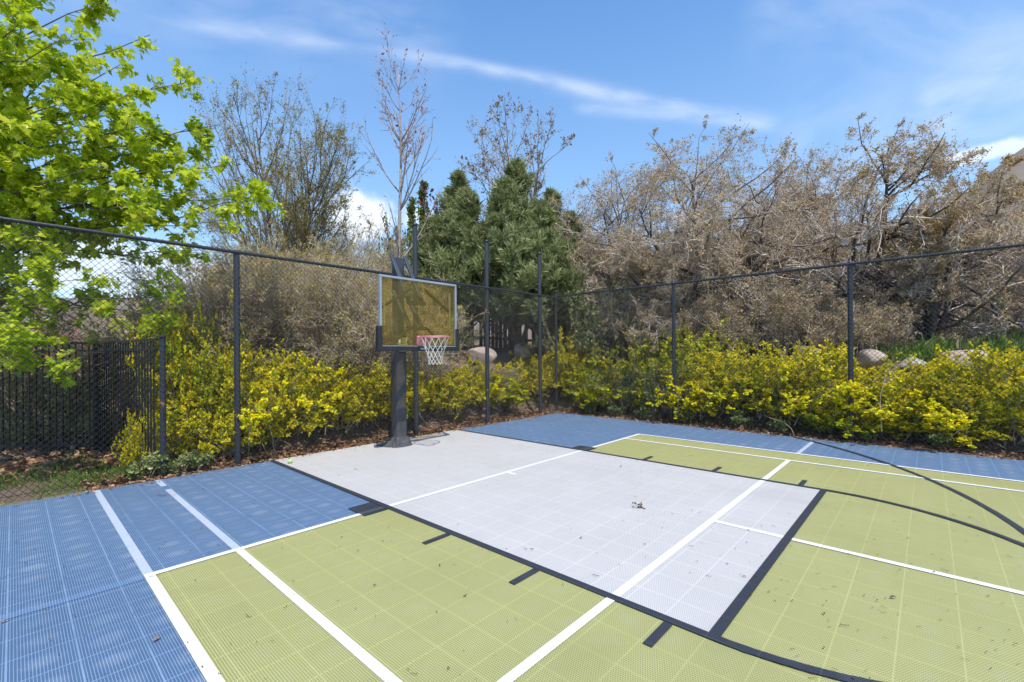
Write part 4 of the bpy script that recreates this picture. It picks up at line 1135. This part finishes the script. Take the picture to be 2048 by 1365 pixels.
def edge_litter():
    rng = np.random.default_rng(16); n = 620
    a = rng.random(n) < .5; d = np.abs(rng.normal(size=n))*.10
    x = np.where(a, rng.uniform(XE, 5.2, n), XE+.01+d); y = np.where(a, YE+.01+d, rng.uniform(YE, 8.5, n))
    pos = np.c_[x, y, np.full(n, .012)+rng.random(n)*.006]; Y = unit(np.c_[rng.normal(size=(n, 2)), rng.normal(size=n)*.2]); X, Y, Z = frames(rng, Y, .9)
    T = (np.array([[0, 0, 0], [.35, .3, .12], [.25, .75, .2], [0, 1, .02], [-.3, .7, .15], [-.35, .25, .1]]), np.array([[0, 1, 2, 3], [0, 3, 4, 5]]))
    b = MB(); b.cards(T, pos, X, Y, Z, .026*np.exp(rng.normal(size=n)*.4)); tag(b.build('edge_litter', M['litter']), 'dead leaf crumbs drifted onto the court edges', 'dead leaves', kind='stuff')
edge_litter()

# small weeds by the short post
wd = leafy(82, .36, .30, 'weed', .045, 12, 3.2, stemm='twig_olive', name='weed')
for i, (u, v, s, lab) in enumerate([(292, 952, .9, 'pale green weed at the foot of the short fence post, left of it'), (325, 948, .7, 'pale green weed growing round the base of the short fence post'),
                                    (400, 935, .8, 'pale green weed right of the short fence post'), (365, 940, .7, 'small pale green weed between the dead leaves right of the short post')]):
    p = Yp(u, v, YF-.14); p[2] = gz(p[0], p[1]); place(wd, i == 0, p, i*2.0, s, lab, 'weed', 'weeds by the short post')
for i, (u, off, s, lab) in enumerate([(1180, .25, .9, 'leafy pale weed low by the fence near the corner'), (1230, .25, 1.0, 'leafy pale weed low by the fence right of the corner'), (1290, .25, 1.0, 'leafy pale weed left of the first right fence post'),
                                      (1370, .25, .9, 'leafy pale weed right of the first right fence post'), (1480, .3, 1.0, 'leafy pale weed low midway along the right fence'), (1560, .25, .9, 'leafy pale weed next to the arching dry stalk'),
                                      (1735, .25, .8, 'leafy pale weed right of the nearest right fence post'), (1880, .25, .9, 'leafy pale weed low by the fence under the shaded boulder')]):
    p = Xp(u, 800, XF-off); p[2] = gz(p[0], p[1]); place(wd, False, p, i*2.0, s, lab, 'weed', 'weeds along the right fence')

def stalk():
    b = MB(); pts = np.array([Xp(1520, 828, XF-.1), Xp(1545, 838, XF+.05), Xp(1568, 845, XF+.12), Xp(1583, 858, XF+.18), Xp(1590, 876, XF+.22)])
    o0 = pts[0].copy(); b.path(pts-o0, [.006, .006, .005, .005, .004], 6)
    rng = np.random.default_rng(9); n = 26; pos = pts[0]-o0+rng.normal(size=(n, 3))*.09; Y = unit(rng.normal(size=(n, 3))); X, Y, Z = frames(rng, Y)
    o = b.build('dry_stalk', M['straw'], None, o0); tag(o, 'arching pale dry stalk drooping over the court edge at the right fence', 'weed')
stalk()

# ------------------------------------------------------------------ small things
def ball():
    bm = bmesh.new(); bmesh.ops.create_uvsphere(bm, u_segments=24, v_segments=16, radius=.034)
    me = bpy.data.meshes.new('tennis_ball'); bm.to_mesh(me); bm.free(); me.polygons.foreach_set('use_smooth', [True]*len(me.polygons)); me.materials.append(M['ball'])
    o = link(bpy.data.objects.new('tennis_ball', me)); p = G(580, 928); o.location = (p[0], p[1], .034+.006)
    tag(o, 'pale green tennis ball lying on the grey key near the left fence', 'ball')
    t = np.linspace(0, 2*np.pi, 61)[:-1]; a, bq = .75, .25
    q = np.stack([a*np.cos(t)+bq*np.cos(3*t), a*np.sin(t)-bq*np.sin(3*t), 2*math.sqrt(a*bq)*np.sin(2*t)], 1)*.0343
    s = MB(); s.path(q, .0012, 5, closed=True); s.build('seam', M['label'], o)
ball()

def scraps():
    rng = np.random.default_rng(15); protos = []
    for k in range(5):       # curled leaf bits
        b = MB(); n = 7; t = np.linspace(0, 1, n); w = .30*np.sin(np.pi*np.clip(t, .03, .97))*rng.uniform(.5, 1)
        z = .25*rng.uniform(.3, 1)*np.sin(t*3+k)**2+.04
        V = np.concatenate([np.c_[w, t-.5, z+.12], np.c_[0*w, t-.5, z], np.c_[-w, t-.5, z+.1]]); i = np.arange(n-1)
        b.add(V, np.concatenate([np.stack([i, i+1, i+1+n, i+n], 1), np.stack([i+n, i+n+1, i+1+2*n, i+2*n], 1)])); protos.append(('leaf_scrap', b.mesh('leaf_scrap')))
    for k in range(4):       # twig bits
        b = MB(); t = np.linspace(-.5, .5, 6); q = np.c_[rng.normal(size=6)*.06, t, .05+.05*rng.random(6)]; b.path(q, np.linspace(.035, .02, 6), 5)
        if k % 2: b.path([q[3], q[3]+[.18, .12, .05]], .02, 4)
        protos.append(('twig_bit', b.mesh('twig_bit')))
    for _, me in protos: me.materials.append(M['scrap'])
    n = 420; c = 0
    while c < n:
        u = rng.uniform(0, 2048); v = 845+520*rng.random()**1.25; p = G(u, v)
        if not (XE+.1 < p[0] < 9 and YE+.1 < p[1] < 12): continue
        if math.sin(p[0]*1.9+1)*math.sin(p[1]*1.4)+.5*math.sin(p[0]*.8-p[1]*.7) < rng.uniform(-1.2, .9): continue
        nm, me = protos[int(rng.integers(0, 9))]; o = bpy.data.objects.new(nm, me); C.objects.link(o)
        o.location = (p[0], p[1], .012); o.rotation_euler = (rng.normal()*.15, rng.normal()*.15, rng.uniform(0, 6.28))
        s = (.014 if nm == 'leaf_scrap' else .030)*math.exp(rng.normal()*.35); o.scale = (s, s, s)
        if nm == 'leaf_scrap': tag(o, 'small dry leaf scrap lying on the court tiles', 'dead leaf', 'dry leaf scraps on the court')
        else: tag(o, 'short thin twig bit lying on the court tiles', 'twig', 'twig bits on the court')
        c += 1
    # the larger clump on the grey key and the orange leaves
    b = MB(); m = 14; pos = rng.normal(size=(m, 3))*[.022, .022, .008]+[0, 0, .016]; Y = unit(rng.normal(size=(m, 3))*[1, 1, .4]); X, Y, Z = frames(rng, Y, .3); b.cards(OVAL, pos, X, Y, Z, .034)
    o = b.build('leaf_clump', M['scrap'], None, None); p = G(1277, 1016); o.location = (p[0], p[1], .012); tag(o, 'dark clump of wilted leaves in the middle of the grey key', 'dead leaf')
    for (u, v, s, lab) in ((313, 1283, .028, 'long orange dead leaf on the blue tiles, bottom left'), (8, 1247, .026, 'curled orange dead leaf at the left edge on the blue tiles')):
        o = bpy.data.objects.new('dead_leaf', protos[0][1]); C.objects.link(o); p = G(u, v); o.location = (p[0], p[1], .012); o.scale = (s*1.4, s*1.8, s); o.rotation_euler = (0, 0, 2.1)
        o.data = o.data.copy(); o.data.materials.clear(); o.data.materials.append(M['litter']); tag(o, lab, 'dead leaf')
    for (u, v, lab) in ((336, 788, 'upper of two orange dead leaves caught in the wire by the short post'), (325, 810, 'lower of two orange dead leaves caught in the wire by the short post')):
        b = MB(); Y = unit(rng.normal(size=(3, 3))); X, Y, Z = frames(rng, Y, 0); b.cards(MAPLE, np.zeros((3, 3)), X, Y, Z, .06)
        o = b.build('dead_leaf', M['litter'], None, Yp(u, v, YF+.035)); tag(o, lab, 'dead leaf')
scraps()

# ------------------------------------------------------------------ sky, sun, camera
def world():
    w = bpy.data.worlds.new('World'); bpy.context.scene.world = w; w.use_nodes = True
    nt = NT(w.node_tree); bg = w.node_tree.nodes['Background']
    sky = nt.new('ShaderNodeTexSky', sky_type='NISHITA'); sky.sun_disc = False
    sky.sun_elevation = math.asin(SUN.z); sky.sun_rotation = math.atan2(SUN.x, SUN.y)
    sky.altitude = 1500; sky.air_density = 1.0; sky.dust_density = 1.6; sky.ozone_density = 2.2
    d = nt.new('ShaderNodeTexCoord').outputs['Generated']
    d = nt.vm('NORMALIZE', d)
    def dirv(u, v):
        r, t = ray(u, v); q = np.array([FX+r*FY, FY-r*FX, t]); return q/np.linalg.norm(q)
    def wisp(a, b, wid, amt, seed, sharp=1.0, ns=9):
        A, B = dirv(*a), dirv(*b); n = np.cross(A, B); n /= np.linalg.norm(n); tdir = (B-A)/np.linalg.norm(B-A); mid = (A+B)/2; L = np.linalg.norm(B-A)
        wob = nt.m('MULTIPLY', nt.m('SUBTRACT', nt.noise(d, 2.0+seed*.3, 1), .5), wid*1.6)
        across = nt.m('ADD', nt.vm('DOT_PRODUCT', d, tuple(n)), wob)
        along = nt.m('SUBTRACT', nt.vm('DOT_PRODUCT', d, tuple(tdir)), float(np.dot(mid, tdir)))
        cb = nt.new('ShaderNodeCombineXYZ'); nt.put(cb.inputs[0], nt.m('MULTIPLY', along, ns)); nt.put(cb.inputs[1], nt.m('MULTIPLY', across, ns*2.6)); cb.inputs[2].default_value = seed*3.7
        st = nt.noise(cb.outputs[0], 1.0, 6, .52, .15)
        g = nt.m('POWER', 2.718, nt.m('MULTIPLY', nt.m('POWER', nt.m('DIVIDE', across, wid), 2), -1))
        e = nt.smooth(nt.m('ABSOLUTE', along), L*.56, L*.40)
        return nt.m('MULTIPLY', nt.m('MULTIPLY', nt.m('MULTIPLY', g, e), nt.smooth(st, .25, .75)), amt)
    ws = [wisp((330, 35), (1250, 190), .011, .22, 1), wisp((820, 110), (1300, 195), .008, .22, 2), wisp((1050, 160), (1560, 250), .0135, .30, 3), wisp((1150, 215), (1540, 250), .010, .24, 4),
          wisp((1840, 215), (2200, 60), .05, .22, 5), wisp((1500, 0), (2200, 60), .07, .12, 6), wisp((-200, -120), (900, 60), .08, .12, 7), wisp((1560, 330), (2100, 190), .10, .14, 8)]
    cl = ws[0]
    for q in ws[1:]: cl = nt.m('ADD', cl, nt.m('MULTIPLY', q, nt.m('SUBTRACT', 1, cl)))
    def puff(u, v, ru, rv, amt, seed):
        c = dirv(u, v); n = nt.m('SUBTRACT', nt.noise(d, 11+seed, 7, .62), .5); n2 = nt.m('SUBTRACT', nt.noise(d, 40, 5, .6), .5)
        right = np.array([FY, -FX, 0.]); a = nt.m('DIVIDE', nt.m('SUBTRACT', nt.vm('DOT_PRODUCT', d, tuple(right)), float(np.dot(c, right))), ru/F_PX)
        z = nt.m('DIVIDE', nt.m('SUBTRACT', nt.vm('DOT_PRODUCT', d, (0, 0, 1)), float(c[2])), rv/F_PX)
        rr = nt.m('SQRT', nt.m('ADD', nt.m('MULTIPLY', a, a), nt.m('MULTIPLY', z, z)))
        fac = nt.m('ADD', nt.m('SUBTRACT', 1.0, rr), nt.m('ADD', nt.m('MULTIPLY', n, 1.3), nt.m('MULTIPLY', n2, .35)))
        front = nt.m('GREATER_THAN', nt.vm('DOT_PRODUCT', d, (FX, FY, 0)), 0)
        return nt.m('MULTIPLY', nt.m('MULTIPLY', nt.smooth(fac, .0, .55), amt), front)
    for q in (puff(720, 430, 68, 50, .75, 0), puff(850, 440, 50, 28, .5, 3), puff(1975, 305, 46, 13, .5, 5), puff(120, 520, 260, 60, .55, 7)):
        cl = nt.m('ADD', cl, nt.m('MULTIPLY', q, nt.m('SUBTRACT', 1, cl)))
    hsv = nt.new('ShaderNodeHueSaturation'); hsv.inputs['Saturation'].default_value = 1.24; hsv.inputs['Value'].default_value = 1.2
    nt.put(hsv.inputs['Color'], sky.outputs[0])
    sz = nt.new('ShaderNodeSeparateXYZ'); nt.put(sz.inputs[0], d)
    air = nt.mix(nt.m('MULTIPLY', nt.smooth(sz.outputs[2], .85, .05), .55), hsv.outputs[0], (1.95, 2.75, 3.35))
    col = nt.mix(nt.m('MINIMUM', cl, .97), air, (5.0, 5.15, 5.3))
    nt.put(bg.inputs['Color'], col); bg.inputs['Strength'].default_value = .15
world()

def sun_lamp():
    l = bpy.data.lights.new('sun', 'SUN'); l.energy = 2.8; l.angle = math.radians(.53); l.color = (1, .93, .82)
    o = link(bpy.data.objects.new('sun', l)); o.rotation_euler = SUN.to_track_quat('Z', 'Y').to_euler(); o.location = (5, 8, 20)
sun_lamp()

def camera():
    cd = bpy.data.cameras.new('camera'); cd.sensor_width = 36; cd.lens = F_PX/2048*36; cd.shift_y = (CY_PX-682.5)/2048
    cd.clip_start = .05; cd.clip_end = 3000
    o = link(bpy.data.objects.new('camera', cd))
    c, s = math.cos(ROLL), math.sin(ROLL); R = Vector((FY, -FX, 0)); U = Vector((0, 0, 1)); Fv = Vector((FX, FY, 0))
    Rc = c*R+s*U; Uc = -s*R+c*U; Bk = -Fv
    m = Matrix(((Rc.x, Uc.x, Bk.x, CX), (Rc.y, Uc.y, Bk.y, CY), (Rc.z, Uc.z, Bk.z, H), (0, 0, 0, 1)))
    o.matrix_world = m; bpy.context.scene.camera = o
camera()
vs = bpy.context.scene.view_settings
vs.view_transform = 'Standard'; vs.look = 'None'; vs.exposure = 0.8; vs.gamma = 1
bpy.context.scene.cycles.transparent_max_bounces = 12
bpy.context.scene.cycles.max_bounces = 8
